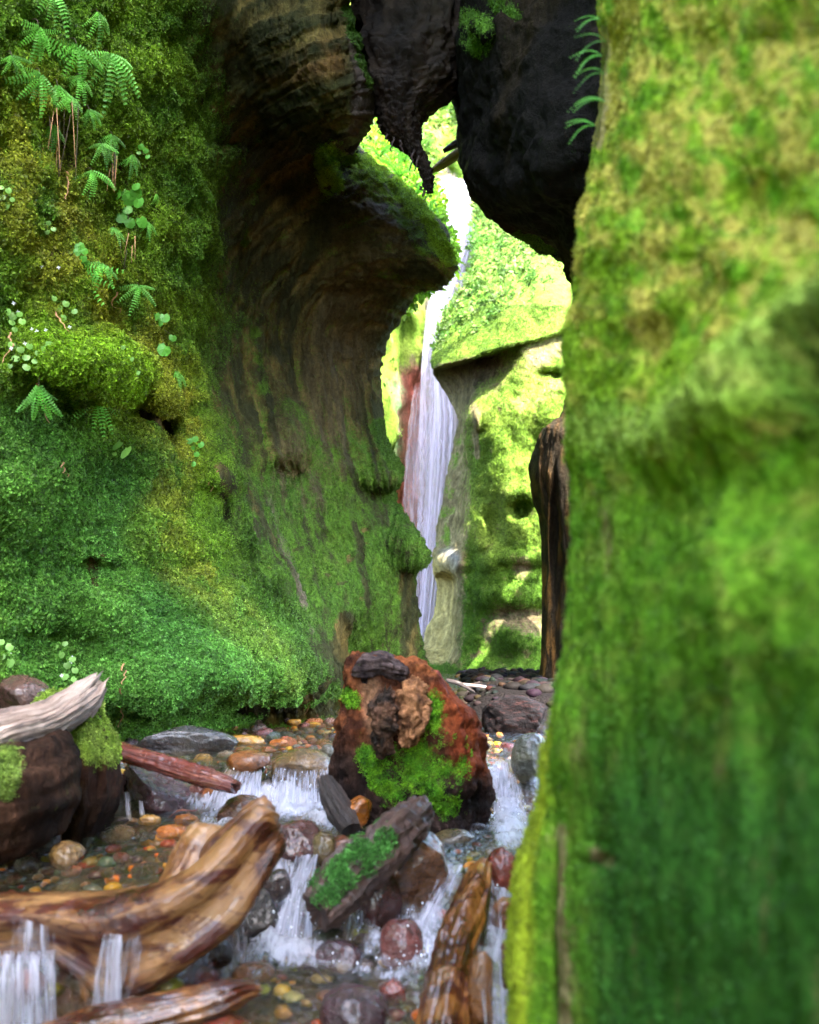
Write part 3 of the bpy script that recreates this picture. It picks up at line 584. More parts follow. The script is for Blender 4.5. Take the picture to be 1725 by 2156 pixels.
# --- far cliff behind the waterfall, leafy above
RJ = [
 (-500, [300,600,760,880,960,1050,1200,1700], [26,27,28,29,29,28,26,24]),
 (150, [300,600,760,880,960,1050,1200,1700], [20,22,23.5,25,25.5,24.5,22,19]),
 (330, [300,600,760,880,945,1050,1200,1700], [17,19,20.5,22.5,24,22,20,17]),
 (400, [300,600,760,880,945,1050,1200,1700], [16,18,19,20.6,21.5,20.8,19,16]),
 (520, [300,600,760,880,945,1050,1200,1700], [15.5,17,18.4,19.9,20.4,20.2,18.5,16]),
 (800, [300,600,760,880,945,1050,1200,1700], [15,16.5,18.0,19.6,20.0,19.8,18.5,16]),
 (1100,[300,600,760,880,945,1050,1200,1700], [15,16.5,17.6,19.2,19.8,19.5,18.5,16]),
 (1400,[300,600,760,880,945,1050,1200,1700], [15,16,17.2,18.6,19.2,19,18,16]),
 (1560,[300,600,760,880,945,1050,1200,1700], [15,16,17,18.2,19,19,18,16]),
]
W, px, py = loft(RJ, 300, 200, [(940,380,40,30,1.2)], ((.35, .5, 4), (1.5, .2, 4), (5, .05, 4)), top_to=(13.5, (0, 5), 8))
nz = fbm(np.stack([px / 30, py / 60, px * 0 + 8], -1), 5)
mo = np.clip(1 - .5 * sst(.1, .4, nz), 0, 1)
red = stroke(px, py, [(878, 800), (872, 950), (862, 1060), (872, 1250)], 44, 1.4)
mo *= 1 - np.clip(red * 1.6 + stroke(px, py, [(940, 400), (930, 1300)], 40), 0, 1)
rock = lerp3((.16, .14, .10), (.30, .085, .060), np.clip(red * 1.4, 0, 1) * 0 + np.clip(red * 1.4, 0, 1))
mcol = lerp3((.10, .18, .02), (.18, .24, .04), sst(-.2, .3, nz)); mcol = lerp3(mcol, (.09, .20, .10), stroke(px, py, [(850, 820), (845, 1150)], 36) * .8)
cliff('waterfall_cliff', W, mo, rock, mcol, M_far)
vg = (1 - stroke(px, py, [(950, 330), (955, 420), (940, 600), (900, 800), (890, 1300)], 74)) * (1 - .8 * sst(560, 720, py))
moss_on('cliff_foliage', sub_mesh(W, px, py, vg, lerp3((.06, .17, .02), (.20, .31, .06), sst(-.3, .3, nz)), (px > 640) & (px < 1260) & (py > 60) & (py < 1100), 'cliff_foliage'), P_veg, 28, .8, 2.2, tilt=.9)

# leafy bank on the ledge behind the left beak
RK = [
 (255, [640,720,790,830], [15.5,15,15.5,16.5]), (300, [640,720,800,835], [13.5,13.2,13.8,15]), (350, [640,740,820,870], [12.6,12.4,12.8,14]),
 (420, [660,780,880,918], [11.8,11.6,12,13.2]), (480, [700,820,905,938], [11.3,11.2,11.6,12.8]), (560, [700,830,920,945], [11.2,11.1,11.5,12.6]), (640, [640,740,830,850], [11.2,11.1,11.5,12.6])]
W, px, py = loft(RK, 110, 60, [], ((1.5, .2, 4), (5, .06, 4)))
nz = fbm(np.stack([px / 30, py / 30, px * 0 + 8], -1), 4)
mcol = lerp3((.11, .27, .012), (.22, .40, .03), sst(-.3, .3, nz)); mo = W[..., 0] * 0 + 1
cliff('leafy_bank', W, mo, lerp3((.1, .08, .05), (.1, .08, .05), nz), mcol, M_far)
moss_on('bank_foliage', sub_mesh(W, px, py, mo, mcol, px > 600, 'bank_foliage'), P_veg, 130, .4, 1.0, tilt=.9)

# --- near wall on the right, out of focus
EI = [(-420,1268,2.5),(0,1256,2.45),(90,1262,2.45),(200,1254,2.4),(300,1247,2.35),(400,1226,2.3),(450,1208,2.25),(520,1203,2.2),(600,1198,2.2),(700,1192,2.2),(850,1197,2.15),(1000,1199,2.15),
      (1200,1196,2.1),(1350,1188,2.1),(1480,1174,2.1),(1560,1161,2.1),(1700,1126,2.1),(1850,1096,2.1),(1950,1086,2.1),(2050,1083,2.1),(2160,1090,2.1),(2400,1085,2.1),(2800,1080,2.1)]
RI = []
for (y, e, d) in EI:
    e += 14 * float(sst(450, 600, y) * (1 - sst(1300, 1500, y)))
    low = sst(1450, 1900, y)
    RI.append((y, [e + 160, e + 30, e, e + 18 + 20 * low, e + 60 + 40 * low, 1330, 1480, 1640, 1850, 2600, 8000],
                  [d + 2.6, d + .8, d, d - .12, d - .3 + .1 * low, d - .5, d - .78, d - .98, d - 1.15, .62, .22]))
IB = [(1330,640,70,60,-.05), (1270,1800,26,34,.07), (1400,300,90,120,-.06), (1600,450,80,80,.06), (1260,1790,30,14,-.05),
      (1180,1900,14,300,.06), (1480,1300,60,200,-.06), (1620,1500,60,300,.06), (1320,1250,40,180,.04)]
W, px, py = loft(RI, 620, 420, IB, ((1.5, .05, 3), (5, .018, 4)), top_to=(12.5, (.9, 0), 14),
    dn=lambda px, py, W: -.045 * stroke(px, py, [(1840, 540), (1640, 690), (1480, 840), (1400, 910)], 120, 1.2) * sst(1230, 1420, px) + .06 * stroke(px, py, [(1840, 700), (1700, 850), (1660, 1050), (1740, 1250)], 120, 1.0) + (.012 * fbm(W * 17, 4, .6) + .012 * fbm(W * 40, 3, .6) * .6) * (1 - .6 * sst(1000, 1500, py)) + .012 * fbm(W * (14, 14, 2.2), 4))
nz = fbm(np.stack([px / 60, py / 75, px * 0 + 1], -1), 5); nl = fbm(np.stack([px / 150, py / 260, px * 0 + 5], -1), 4)
vst = fbm(np.stack([px / 55, py / 420, px * 0 + 2], -1), 4)
mcol = lerp3((.20, .33, .02), (.44, .38, .09), sst(-.05, .4, nz + .22 * (1 - sst(400, 950, py)) + .2 * fbm(np.stack([px / 24, py / 30, px * 0 + 31], -1), 4)))
mcol = lerp3(mcol, (.13, .33, .02), sst(-.05, .4, fbm(np.stack([px / 50, py / 60, px * 0 + 21], -1), 4)) * .8)
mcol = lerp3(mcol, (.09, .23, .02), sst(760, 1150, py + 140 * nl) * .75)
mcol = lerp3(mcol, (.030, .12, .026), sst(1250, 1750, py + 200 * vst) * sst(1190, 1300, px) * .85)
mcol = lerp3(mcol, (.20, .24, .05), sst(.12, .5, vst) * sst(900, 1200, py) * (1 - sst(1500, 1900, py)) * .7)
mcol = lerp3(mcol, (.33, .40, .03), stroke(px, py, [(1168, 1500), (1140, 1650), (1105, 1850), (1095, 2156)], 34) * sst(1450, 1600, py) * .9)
mcol = lerp3(mcol, (.36, .50, .12), stroke(px, py, [(1725, 600), (1560, 800), (1380, 920), (1260, 900)], 60, .9) * .7)  # light along the diagonal ridge painted into the moss colour
mcol = lerp3(mcol, (.05, .10, .03), stroke(px, py, [(1725, 660), (1640, 860), (1725, 1100)], 60, .9) * .6)  # shade of the hollow beside the ridge painted into the moss colour
rock = lerp3((.16, .12, .05), (.30, .24, .11), sst(-.2, .2, nz))
mo = np.clip(.95 - .55 * sst(.2, .6, vst) * sst(800, 1200, py), 0, 1)
for pts, r, v in [([(1185, 1750), (1190, 1900), (1200, 2156)], 26, .8), ([(1260, 1800), (1290, 1815)], 22, .7), ([(1262, 60), (1255, 300)], 16, .6)]: mo = mo * (1 - v * stroke(px, py, pts, r))
mcol = mcol * np.array((1.0, .98, .75))
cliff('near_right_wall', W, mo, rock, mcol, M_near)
moss_on('wall_moss', sub_mesh(W, px, py, mo, mcol, (px > 1060) & (px < 1820) & (py > -60) & (py < 2260), 'wall_moss'), P_tiny, 5500, .35, .7)
IW, Ipx, Ipy = W, px, py

# --- canyon sides behind the camera and an added roof rock out of view
def plain_wall(name, p0, p1, z0, z1, lean, mc, n=60, m=60):
    u = np.linspace(0, 1, m)[None, :]; v = np.linspace(0, 1, n)[:, None]
    X = p0[0] + (p1[0] - p0[0]) * u + lean * v; Y = p0[1] + (p1[1] - p0[1]) * u + 0 * v; Z = z1 + (z0 - z1) * (1 - v) + 0 * u
    G = np.stack(np.broadcast_arrays(X, Y, Z), -1); G = G + .25 * fbm(G * .6, 4)[..., None] * np.array((1, 0, .2))
    nn = fbm(G * 1.5, 4)
    return cliff(name, G, np.clip(.7 + nn, 0, 1), lerp3((.06, .04, .025), (.10, .07, .04), sst(-.3, .3, nn)), lerp3(mc, mc, nn), M_cliff)
plain_wall('left_cliff_behind', (-2.35, 2.6), (-2.9, -8), -1.6, 8.5, -1.0, (.06, .15, .02))
plain_wall('right_wall_behind', (.72, .4), (1.2, -8), -1.6, 12.5, .9, (.07, .15, .02))
def slab_rock(name, c, r, seed, n=70, m=90):
    th = np.linspace(0, math.pi, n)[:, None]; ph = np.linspace(0, 2 * math.pi, m, endpoint=False)[None, :]
    X = np.sin(th) * np.cos(ph); Y = np.sin(th) * np.sin(ph); Z = np.cos(th) + 0 * ph
    V = np.stack(np.broadcast_arrays(X, Y, Z), -1); V = np.sign(V) * np.abs(V) ** .7
    G = V * np.array(r) * (1 + .18 * fbm(V * 1.6 + seed, 4)[..., None]) + np.array(c)
    me = mesh_from(name, G.reshape(-1, 3), grid_faces(n, m, True)[:, ::-1]); k = n * m
    nn = fbm(G * 1.3, 4).ravel()
    attr(me, 'moss', np.clip(nn * .8, 0, .4)); attr(me, 'rock', lerp3((.04, .03, .02), (.09, .06, .035), sst(-.3, .3, nn)), 'FLOAT_COLOR'); attr(me, 'col', np.tile((.05, .1, .02), (k, 1)), 'FLOAT_COLOR')
    me.materials.append(M_cliff); o = link(name, me); return o
o = slab_rock('added_shade_roof', (-.7, 7.1, 6.5), (2.3, 1.75, 1.1), 4)  # unseen rock added overhead to keep sky light out of the alcove
tag(o, kind='structure')

# ------------------------------------------------------------------ stream: bed and water as height fields
def wz(x, y):
    wob = .10 * perlin(np.stack([x * 3, x * 0, x * 0 + 2], -1)) + .05 * perlin(np.stack([x * 9, x * 0, x * 0 + 5], -1))
    z = -.50 + .12 * sst(6.8, 10.5, y) + .03 * sst(10.5, 14, y)
    z = z - .18 * (1 - sst(4.42, 4.74, y + wob))
    q = sst(-.62, -.40, x); top = 2.93 + (3.72 - 2.93) * q
    z = z - (.32 - .16 * q) * (1 - sst(top - .26 - .06 * q, top, y + wob * .8))
    z = z - .16 * q * (1 - sst(2.4, 3.35, y))
    return z
nx, ny = 420, 760
ys = np.concatenate([np.linspace(14.5, 6.8, 150, endpoint=False), np.linspace(6.8, 1.7, ny - 150)])
xs = np.linspace(-3.3, 2.3, nx)
X, Y = np.meshgrid(xs, ys)
Z = wz(X, Y)
g = np.hypot(*np.gradient(Z, ys, xs))
qx, qy = proj(np.stack([X, Y, Z], -1))
tur = fbm(np.stack([X * 5, Y * 4, X * 0], -1), 4)
foam = np.clip(g * .25, 0, .28)
for pts, r, v in [([(470, 1700), (560, 1680), (650, 1700), (720, 1730)], 46, .62), ([(440, 1725), (500, 1740)], 24, .5), ([(600, 1640), (700, 1640)], 24, .35), ([(1045, 1640), (1075, 1690), (1070, 1760)], 44, .55),
                  ([(600, 1830), (600, 1900), (600, 1985)], 46, .5), ([(850, 1930), (900, 1990), (800, 1990)], 46, .45), ([(520, 2010), (700, 2010), (900, 2040)], 40, .42), ([(940, 1850), (900, 1950)], 40, .45),
                  ([(1050, 1900), (1060, 2156)], 60, .45), ([(690, 1780), (740, 1790)], 24, .35), ([(450, 2060), (560, 2050)], 30, .3), ([(520, 1960), (600, 2000), (660, 2000)], 34, .55), ([(760, 2040), (860, 2050)], 26, .45), ([(420, 1690), (700, 1690)], 30, .5), ([(860, 2060), (900, 2140)], 40, .3)]:
    foam = np.maximum(foam, 1.8 * v * stroke(qx, qy, pts, r * 1.2, .9))
foam = foam * (1.0 + 1.0 * fbm(np.stack([X * 7 + 2, Y * 5, X * 0 + 6], -1), 4)) + .08 * tur - .08
rough = .35 + 1.4 * np.clip(foam, 0, 1) + .5 * (1 - sst(2.6, 3.4, Y))
Zw = Z + .05 * np.clip(foam - .3, 0, 1) * (.5 + fbm(np.stack([X * 14, Y * 11, X * 0 + 3], -1), 4)) + .020 * rough * fbm(np.stack([X * 9, Y * 6, X * 0 + 3], -1), 4) + .008 * rough * fbm(np.stack([X * 30, Y * 20, X * 0 + 3], -1), 3)
me = mesh_from('water', np.stack([X, Y, Zw], -1).reshape(-1, 3), grid_faces(*X.shape)); attr(me, 'foam', foam)
tag(link('stream_water', me, mat_water()), kind='structure')
def bz(x, y):
    return wz(x, y) - .07 - .05 * fbm(np.stack([x * 1.6, y * 1.6, x * 0 + 9], -1), 3) + .02 * fbm(np.stack([x * 14, y * 14, x * 0], -1), 3) - .02
t = NT('stream_bed'); p = t.pos(); n1 = t.noise(p, 5, 5, .6, .5); vo = t.add('ShaderNodeTexVoronoi', {'Vector': p, 'Scale': 28.0})
c = t.ramp(n1, [(.3, (.012, .006, .003)), (.5, (.060, .026, .007)), (.7, (.13, .065, .015))])
c = t.mix(.5, c, t.mix(1.0, c, vo.outputs['Color'], 'MULTIPLY')); t.set(t.b, 'Base Color', c); t.set(t.b, 'Roughness', .5)
t.set(t.b, 'Normal', t.bump(t.math('ADD', t.noise(p, 60, 4), t.math('MULTIPLY', vo.outputs['Distance'], -1.2)), .9, .02))
M_bed = t.m
Zb = bz(X, Y); me = mesh_from('bed', np.stack([X, Y, Zb], -1)[::2, ::2].reshape(-1, 3), grid_faces(*X[::2, ::2].shape))
tag(link('stream_bed', me, M_bed), kind='structure')
# wide ground sheet under everything
gx, gy = np.meshgrid(np.linspace(-60, 60, 60), np.linspace(90, -40, 60)); me = mesh_from('ground', np.stack([gx, gy, -1.75 + .1 * perlin(np.stack([gx, gy, gx * 0], -1) * .3)], -1).reshape(-1, 3), grid_faces(60, 60))
tag(link('ground', me, M_bed), kind='structure')

# ------------------------------------------------------------------ things: helpers
def wzs(x, y): return float(wz(np.array([x]), np.array([y]))[0])
def ground_hit(px, py, sink=0.0):
    """where the line of sight through (px,py) meets the stream"""
    for d in np.arange(2.2, 14, .02):
        q = PA(px, py, d)
        if q[2] < wzs(q[0], q[1]) - sink: return float(d)
    return 9.0
def empty(name, loc, label, cat, group=None):
    o = bpy.data.objects.new(name, None); COL.objects.link(o); o.location = loc; o.empty_display_size = .05
    tag(o, label, cat, group); return o
def part(name, me, mat, root, stuff=False):
    o = link(name, me, mat, root)
    if stuff: o['kind'] = 'stuff'
    return o
import bmesh
def ico(sub):
    bm = bmesh.new(); bmesh.ops.create_icosphere(bm, subdivisions=sub, radius=1); me = bpy.data.meshes.new('ico'); bm.to_mesh(me); bm.free()
    V = np.zeros(len(me.vertices) * 3); me.vertices.foreach_get('co', V); Fc = np.zeros(len(me.polygons) * 3, np.int32); me.polygons.foreach_get('vertices', Fc)
    return V.reshape(-1, 3), Fc.reshape(-1, 3)
ICO = {k: ico(k) for k in (2, 3, 4, 5, 6)}
def rock_mesh(name, size, seed, sub=5, facets=5, rough=.10, fine=.02, sq=.9):
    V, Fc = ICO[sub]; V = V.copy(); r = np.random.RandomState(seed)
    V = np.sign(V) * np.abs(V) ** sq
    for k in range(facets):
        n = r.normal(size=3); n /= np.linalg.norm(n); h = r.uniform(.55, .85)
        s = V @ n; V = V - n * (np.maximum(s - h, 0) * .88)[:, None]
    V = V / np.abs(V).max(0)
    N = V / np.linalg.norm(V, axis=1, keepdims=True)
    V = V + N * (rough * fbm(V * 1.3 + seed, 3) * 2 + fine * 2 * fbm(V * 6 + seed, 4))[:, None]
    return mesh_from(name, V * np.array(size) / 2, Fc)
def rock(cx, cy, wd, ht, col, label, seed, cat='stone', name='river_stone', depth=None, d=None, rot=0.0, tilt=0.0, group=None, sub=4, facets=4, rough=.08, fine=.012, mat=None, sq=.92, sink=0.02):
    """a stone covering wd x ht frame units round (cx,cy), standing where its foot meets the stream"""
    if d is None: d = ground_hit(cx, cy + ht * .45, sink)
    s = d / F; W_ = wd * s; H_ = ht * s; D_ = depth or .8 * min(W_, 1.6 * H_) + .2 * W_
    d2 = d + D_ * .30
    me = rock_mesh(name, (W_ * 1.02, D_, H_ * 1.06), seed, sub, facets, rough, fine, sq)
    o = link(name, me, mat or M_stone); c = P(cx, cy, d2); o.location = c
    o.rotation_euler = (rnd.uniform(-.1, .1), tilt, rot); o.color = (*[v * .52 for v in col], 1)
    tag(o, label, cat, group); return o
def section(pts, m):
    pts = np.array(pts, float); k = len(pts); V = np.concatenate([pts[-1:], pts, pts[:2]])
    G = catmull(V, (k + 2) * 40 + 1)[40:-40]          # closed
    s = np.linspace(0, len(G) - 1, m + 1); i = np.minimum(s.astype(int), len(G) - 2); f = (s - i)[:, None]
    return G[i] * (1 - f) + G[i + 1] * f
ROUND = [(math.cos(a), math.sin(a)) for a in np.linspace(0, 2 * math.pi, 12, endpoint=False)]
def sweep(st, n=120, m=72, sec=ROUND, ridge=.08, rf=3.0, rl=1.5, lump=.06, lf=4.0, jag0=0.0, jag1=0.0, base=None, seed=0, fine=.006, thick=None, closed_ends=True):
    """st: (x1,y1,x2,y2,d,thickness) - the two outline points of each section in the frame, its distance and its thickness
    returns grid (n+2 rows, m+1 cols), uv"""
    A = np.array([PA(s[0], s[1], s[4]) for s in st]); B = np.array([PA(s[2], s[3], s[4]) for s in st]); T = np.array([s[5] for s in st])
    A = catmull(A, n); B = catmull(B, n); T = catmull(T[:, None], n)
    C = (A + B) / 2; U = (A - B) / 2
    tan = np.gradient(C, axis=0); tan /= np.linalg.norm(tan, axis=1, keepdims=True)
    u = U / np.linalg.norm(U, axis=1, keepdims=True); Wd = np.cross(tan, u); Wd /= np.linalg.norm(Wd, axis=1, keepdims=True)
    if Wd[n // 2, 1] > 0: Wd = -Wd                     # towards the viewer
    sc = section(sec, m)                               # (x along U, y towards viewer)
    ang = np.arange(m + 1) / m * 2 * math.pi; ca, sa = np.cos(ang), np.sin(ang)
    L = np.concatenate([[0], np.cumsum(np.linalg.norm(np.diff(C, axis=0), axis=1))]); ll = L[:, None] + 0 * ang[None]
    R = np.linalg.norm(U, axis=1)[:, None]
    q = np.stack([ca[None] * rf + 0 * ll, sa[None] * rf + 0 * ll, ll * rl / max(L[-1], .01) + seed], -1)
    rd = 1 + ridge * 2 * fbm(q, 4, .6)
    G = C[:, None] + U[:, None] * (sc[None, :, :1] * rd[..., None]) + Wd[:, None] * (T[:, None] / 2 * sc[None, :, 1:] * rd[..., None])
    G = G + (lump * R * fbm(G * lf + seed, 3) )[..., None] * (G - C[:, None]) / np.maximum(np.linalg.norm(G - C[:, None], axis=-1, keepdims=True), 1e-6)
    if fine: G = G + (fine * fbm(G * 28 + seed, 4, .6))[..., None] * (G - C[:, None]) / np.maximum(np.linalg.norm(G - C[:, None], axis=-1, keepdims=True), 1e-6)
    for (j, at) in ((jag0, 0), (jag1, 1)):
        if j:
            wt = np.clip(1 - (ll - 0) / (L[-1] * .25), 0, 1) if at == 0 else np.clip(1 - (L[-1] - ll) / (L[-1] * .25), 0, 1)
            nz = fbm(np.stack([ca * 3.5 + seed, sa * 3.5, 0 * ca], -1), 4, .7)[None]
            G = G + ((1 if at else -1) * j * L[-1] * nz * wt ** 2)[..., None] * tan[:, None]
    c0 = G[0].mean(0) + tan[0] * (.03 * L[-1]) * (1 if jag0 else .3); c1 = G[-1].mean(0) - tan[-1] * (.03 * L[-1]) * (1 if jag1 else .3)
    r0 = [G[0] * f + c0 * (1 - f) for f in (.0, .5, .85)]; r1 = [G[-1] * f + c1 * (1 - f) for f in (.85, .5, .0)]
    uvu = np.concatenate([[0, 0, 0], L, [L[-1]] * 3])
    G = np.concatenate([np.array(r0), G, np.array(r1)])
    uv = np.stack([uvu[:, None] + 0 * ang[None], ang[None] / (2 * math.pi) + 0 * uvu[:, None]], -1)
    return G, uv
def sweep_mesh(name, G, uv, base):
    fc = grid_faces(*G.shape[:2])
    V = G.reshape(-1, 3) - np.array(base)
    c = V.mean(0); f0 = V[fc[len(fc) // 2 + 5]]; nrm = np.cross(f0[1] - f0[0], f0[2] - f0[0])
    row = G.shape[0] // 2; cc = (G[row].mean(0) - np.array(base)); 
    if np.dot(nrm, f0.mean(0) - cc) < 0: fc = fc[:, ::-1]
    return mesh_from(name, V, fc, uv=uv.reshape(-1, 2))
def paint_mesh(me, mo, rock, mcol):
    attr(me, 'moss', np.clip(mo, 0, 1.3).ravel()); attr(me, 'rock', rock.reshape(-1, 3), 'FLOAT_COLOR'); attr(me, 'col', mcol.reshape(-1, 3), 'FLOAT_COLOR')
def moss_child(root, G, base, mo, mcol, density, protos, smin=.5, smax=1.0, name='moss_cushion'):
    n, m = G.shape[:2]; fc = grid_faces(n, m); ok = (mo.ravel() > .05)
    fc = fc[ok[fc].all(1)]
    if not len(fc): return
    used = np.unique(fc); idx = np.full(n * m, -1); idx[used] = np.arange(len(used))
    V = (G.reshape(-1, 3) - np.array(base))[used]; f2 = idx[fc]
    me = mesh_from(name, V, f2)
    # outward faces
    cen = V.mean(0); a = V[f2]; nn = np.cross(a[:, 1] - a[:, 0], a[:, 2] - a[:, 0]); out = (nn * (a.mean(1) - (G.reshape(-1, 3).mean(0) - np.array(base)))).sum(1)
    if np.median(out) < 0: me.flip_normals()
    attr(me, 'moss', np.clip(mo.ravel()[used], 0, 1.3)); attr(me, 'col', mcol.reshape(-1, 3)[used], 'FLOAT_COLOR')
    o = link(name, me, None, root); md = o.modifiers.new('scatter', 'NODES'); md.node_group = scatter_group(name, protos, density, smin, smax, .6); o['kind'] = 'stuff'
    return o

M_slab = mat_stone('dry_slate', .7, .0); M_slab.node_tree.nodes['Principled BSDF'].inputs['Specular IOR Level'].default_value = .12
# ------------------------------------------------------------------ named stones of the stream
GREY = (.12, .12, .135); ORG = (.60, .19, .012); YEL = (.62, .33, .03); MAR = (.11, .020, .012); PUR = (.075, .024, .034); OLV = (.16, .11, .02); RED = (.30, .035, .010); BRN = (.12, .042, .012); DRK = (.03, .02, .016); PNK = (.26, .09, .075)
rocks = [
 (386,1563,214,66,GREY,'long flat grey stone lying beside the upper pool behind the reddish log',dict(sub=5,fine=.03,rot=.1,tilt=.07,facets=6)),
 (392,1577,70,32,PNK,'small pinkish stone leaning against the front of the flat grey stone',{}),
 (335,1664,172,104,PUR,'dark purplish wet boulder glittering beneath the reddish log',dict(sub=5,fine=.04,tilt=.35,facets=8)),
 (249,1657,40,64,MAR,'narrow maroon stone between the mossy stump and the dark glittering boulder',{}),
 (183,1735,58,48,PUR,'purple wet cobble at the foot of the mossy stump on the left',dict(facets=6)),
 (152,1752,50,26,OLV,'low olive cobble just left of and in front of the purple wet cobble',{}),
 (240,1731,64,26,BRN,'brown half sunk cobble under the two thin water jets',{}),
 (316,1727,48,22,YEL,'oval yellow cobble right of the two thin water jets',dict(facets=1)),
 (390,1727,56,22,ORG,'flat orange cobble at the left edge of the white foam',{}),
 (363,1753,68,30,ORG,'shiny orange cobble in the shallow pool left of the driftwood tip',{}),
 (98,1770,58,52,DRK,'almost black cobble in the shade under the big left trunk',dict(facets=1)),
 (142,1802,70,56,(.33,.19,.05),'big ochre cobble standing in the shallow pool on the left',dict(facets=1,sub=5)),
 (450,1669,52,38,ORG,'bright orange block at the lower end of the reddish log',dict(facets=7)),
 (415,1669,34,40,PNK,'pale red stone squeezed between the glittering boulder and the orange block',{}),
 (506,1712,96,66,BRN,'dark brown domed cobble with foam on both sides above the driftwood tip',dict(facets=1,sub=5,tilt=-.4)),
 (568,1677,50,42,PUR,'purple cobble in the middle of the white foam',{}),
 (513,1561,84,26,YEL,'flat yellow slab just awash at the right end of the grey stone',dict(facets=2)),
 (590,1565,44,18,ORG,'small orange cobble awash in the upper pool',{}),
 (562,1578,42,16,(.36,.11,.03),'thin red orange pebble at the brink of the upper pool',{}),
 (525,1604,92,46,(.36,.13,.025),'orange slab with water sliding over it at the first step',dict(facets=2,sink=.0)),
 (640,1622,136,82,(.30,.18,.06),'wide ochre boulder veiled by water left of the stump',dict(facets=1,sub=5,sq=1.0)),
 (668,1596,32,24,ORG,'little orange stone on the brink beside the stump',{}),
 (692,1588,36,40,(.16,.16,.11),'grey green stone touching the left side of the stump',{}),
 (622,1521,36,14,YEL,'yellow pebble, left one of the pair far up the pool',{}),
 (662,1526,26,12,YEL,'yellow pebble, right one of the pair far up the pool',{}),
 (754,1712,56,64,ORG,'lumpy orange stone under the left foot of the stump',dict(facets=7,fine=.03,d=3.9)),
 (618,1775,116,96,MAR,'large smooth maroon boulder behind the driftwood tip',dict(sub=5,facets=5,sq=.85)),
 (682,1790,60,68,OLV,'olive oval cobble between the maroon boulder and the mossy log',dict(facets=0,sub=5)),
 (724,1793,56,60,(.30,.08,.02),'orange red slab tucked under the mossy charred log',{}),
 (858,1840,170,180,(.20,.075,.018),'big ochre and maroon boulder standing behind the mossy charred log',dict(sub=5,facets=3,d=3.5)),
 (798,1900,92,118,MAR,'dark maroon boulder below the mossy charred log',dict(sub=5,facets=2,d=3.42)),
 (1118,1597,82,96,(.21,.22,.17),'round grey green boulder leaning on the near right wall',dict(sub=5,facets=1)),
 (1086,1516,140,96,(.010,.008,.010),'broad dark slate coloured slab behind the stump on the right',dict(sub=5,facets=8,fine=.05,mat=M_slab,d=6.2)),
 (1060,1842,74,104,RED,'red orange boulder with a pale wet top against the right wall',dict(sub=5,facets=3,fine=.03)),
 (1064,1936,60,82,(.30,.10,.02),'rough orange stone below the red orange boulder on the right',{}),
 (846,1990,90,100,(.22,.05,.04),'rosy egg shaped cobble washed by foam near the right log',dict(sub=5,facets=0)),
 (712,2018,94,64,PUR,'dark plum coloured cobble in the foam left of the rosy cobble',dict(sub=5,facets=3)),
 (608,2008,38,32,PNK,'small pink pebble in the foam below the left little fall',{}),
 (832,2086,66,58,RED,'triangular glossy red orange stone in front of the rosy cobble',dict(facets=8)),
 (748,2132,140,100,PUR,'large plum brown cobble at the bottom edge of the picture',dict(sub=5,facets=2)),
 (534,2050,86,40,(.28,.10,.02),'orange brown oval cobble beyond the front log end',dict(facets=1)),
 (425,2062,66,42,RED,'red cobble half hidden behind the front log',dict(facets=2)),
 (598,2130,40,26,YEL,'small yellow stone by the bottom edge left of the large plum brown cobble',{}),
 (478,2158,92,34,RED,'red flat stone at the very bottom below the front log',{}),
 (1015,2095,60,170,(.33,.13,.03),'upright orange slab right of the right hand log',dict(facets=3,sub=5,d=2.75)),
 (1067,2030,30,92,(.14,.03,.015),'thin dark red stone squeezed between the orange slab and the mossy wall',dict(d=2.85)),
 (952,1766,90,36,(.12,.09,.035),'olive brown stone just awash at the foot of the stump',{}),
 (600,1846,30,22,RED,'small red pebble under the driftwood tip',{}),
 (628,1850,34,26,PUR,'small purple pebble beside the red pebble under the driftwood tip',{}),
 (528,1935,120,120,DRK,'black rock added to darken the gap under the right flank of the driftwood',dict(sub=5,facets=6,d=3.32)),  # this and the next two: dark rocks added to stand in for shaded gaps
 (586,1868,58,66,(.05,.025,.018),'dark brown rock added above the black rock to darken the gap under the driftwood tip',dict(facets=6,d=3.42)),
 (690,1985,70,56,DRK,'black stone added to darken the stream below the lower end of the mossy charred log',dict(facets=6,d=3.28)),
 (452,2008,70,60,(.06,.03,.02),'dark wet stone touching the underside of the driftwood',dict(facets=6,d=3.1)),
 (60,2080,70,70,PNK,'pale pink boulder behind the falling water at the lower left corner',dict(d=2.75)),
]
placed = []
for k, (cx, cy, wd, ht, c, lab, kw) in enumerate(rocks):
    kw = dict(kw); kw.setdefault('facets', 5); kw.setdefault('fine', .02)
    cat = 'boulder' if 'boulder' in lab else 'cobble' if 'cobble' in lab else 'stone'
    o = rock(cx, cy, wd, ht, c, lab, 100 + k * 7, cat=cat, name='boulder' if cat == 'boulder' else 'river_stone', **kw)
    placed.append((o.location.x, o.location.y, max(o.dimensions.x, .01) / 2 if o.dimensions.x else .1))
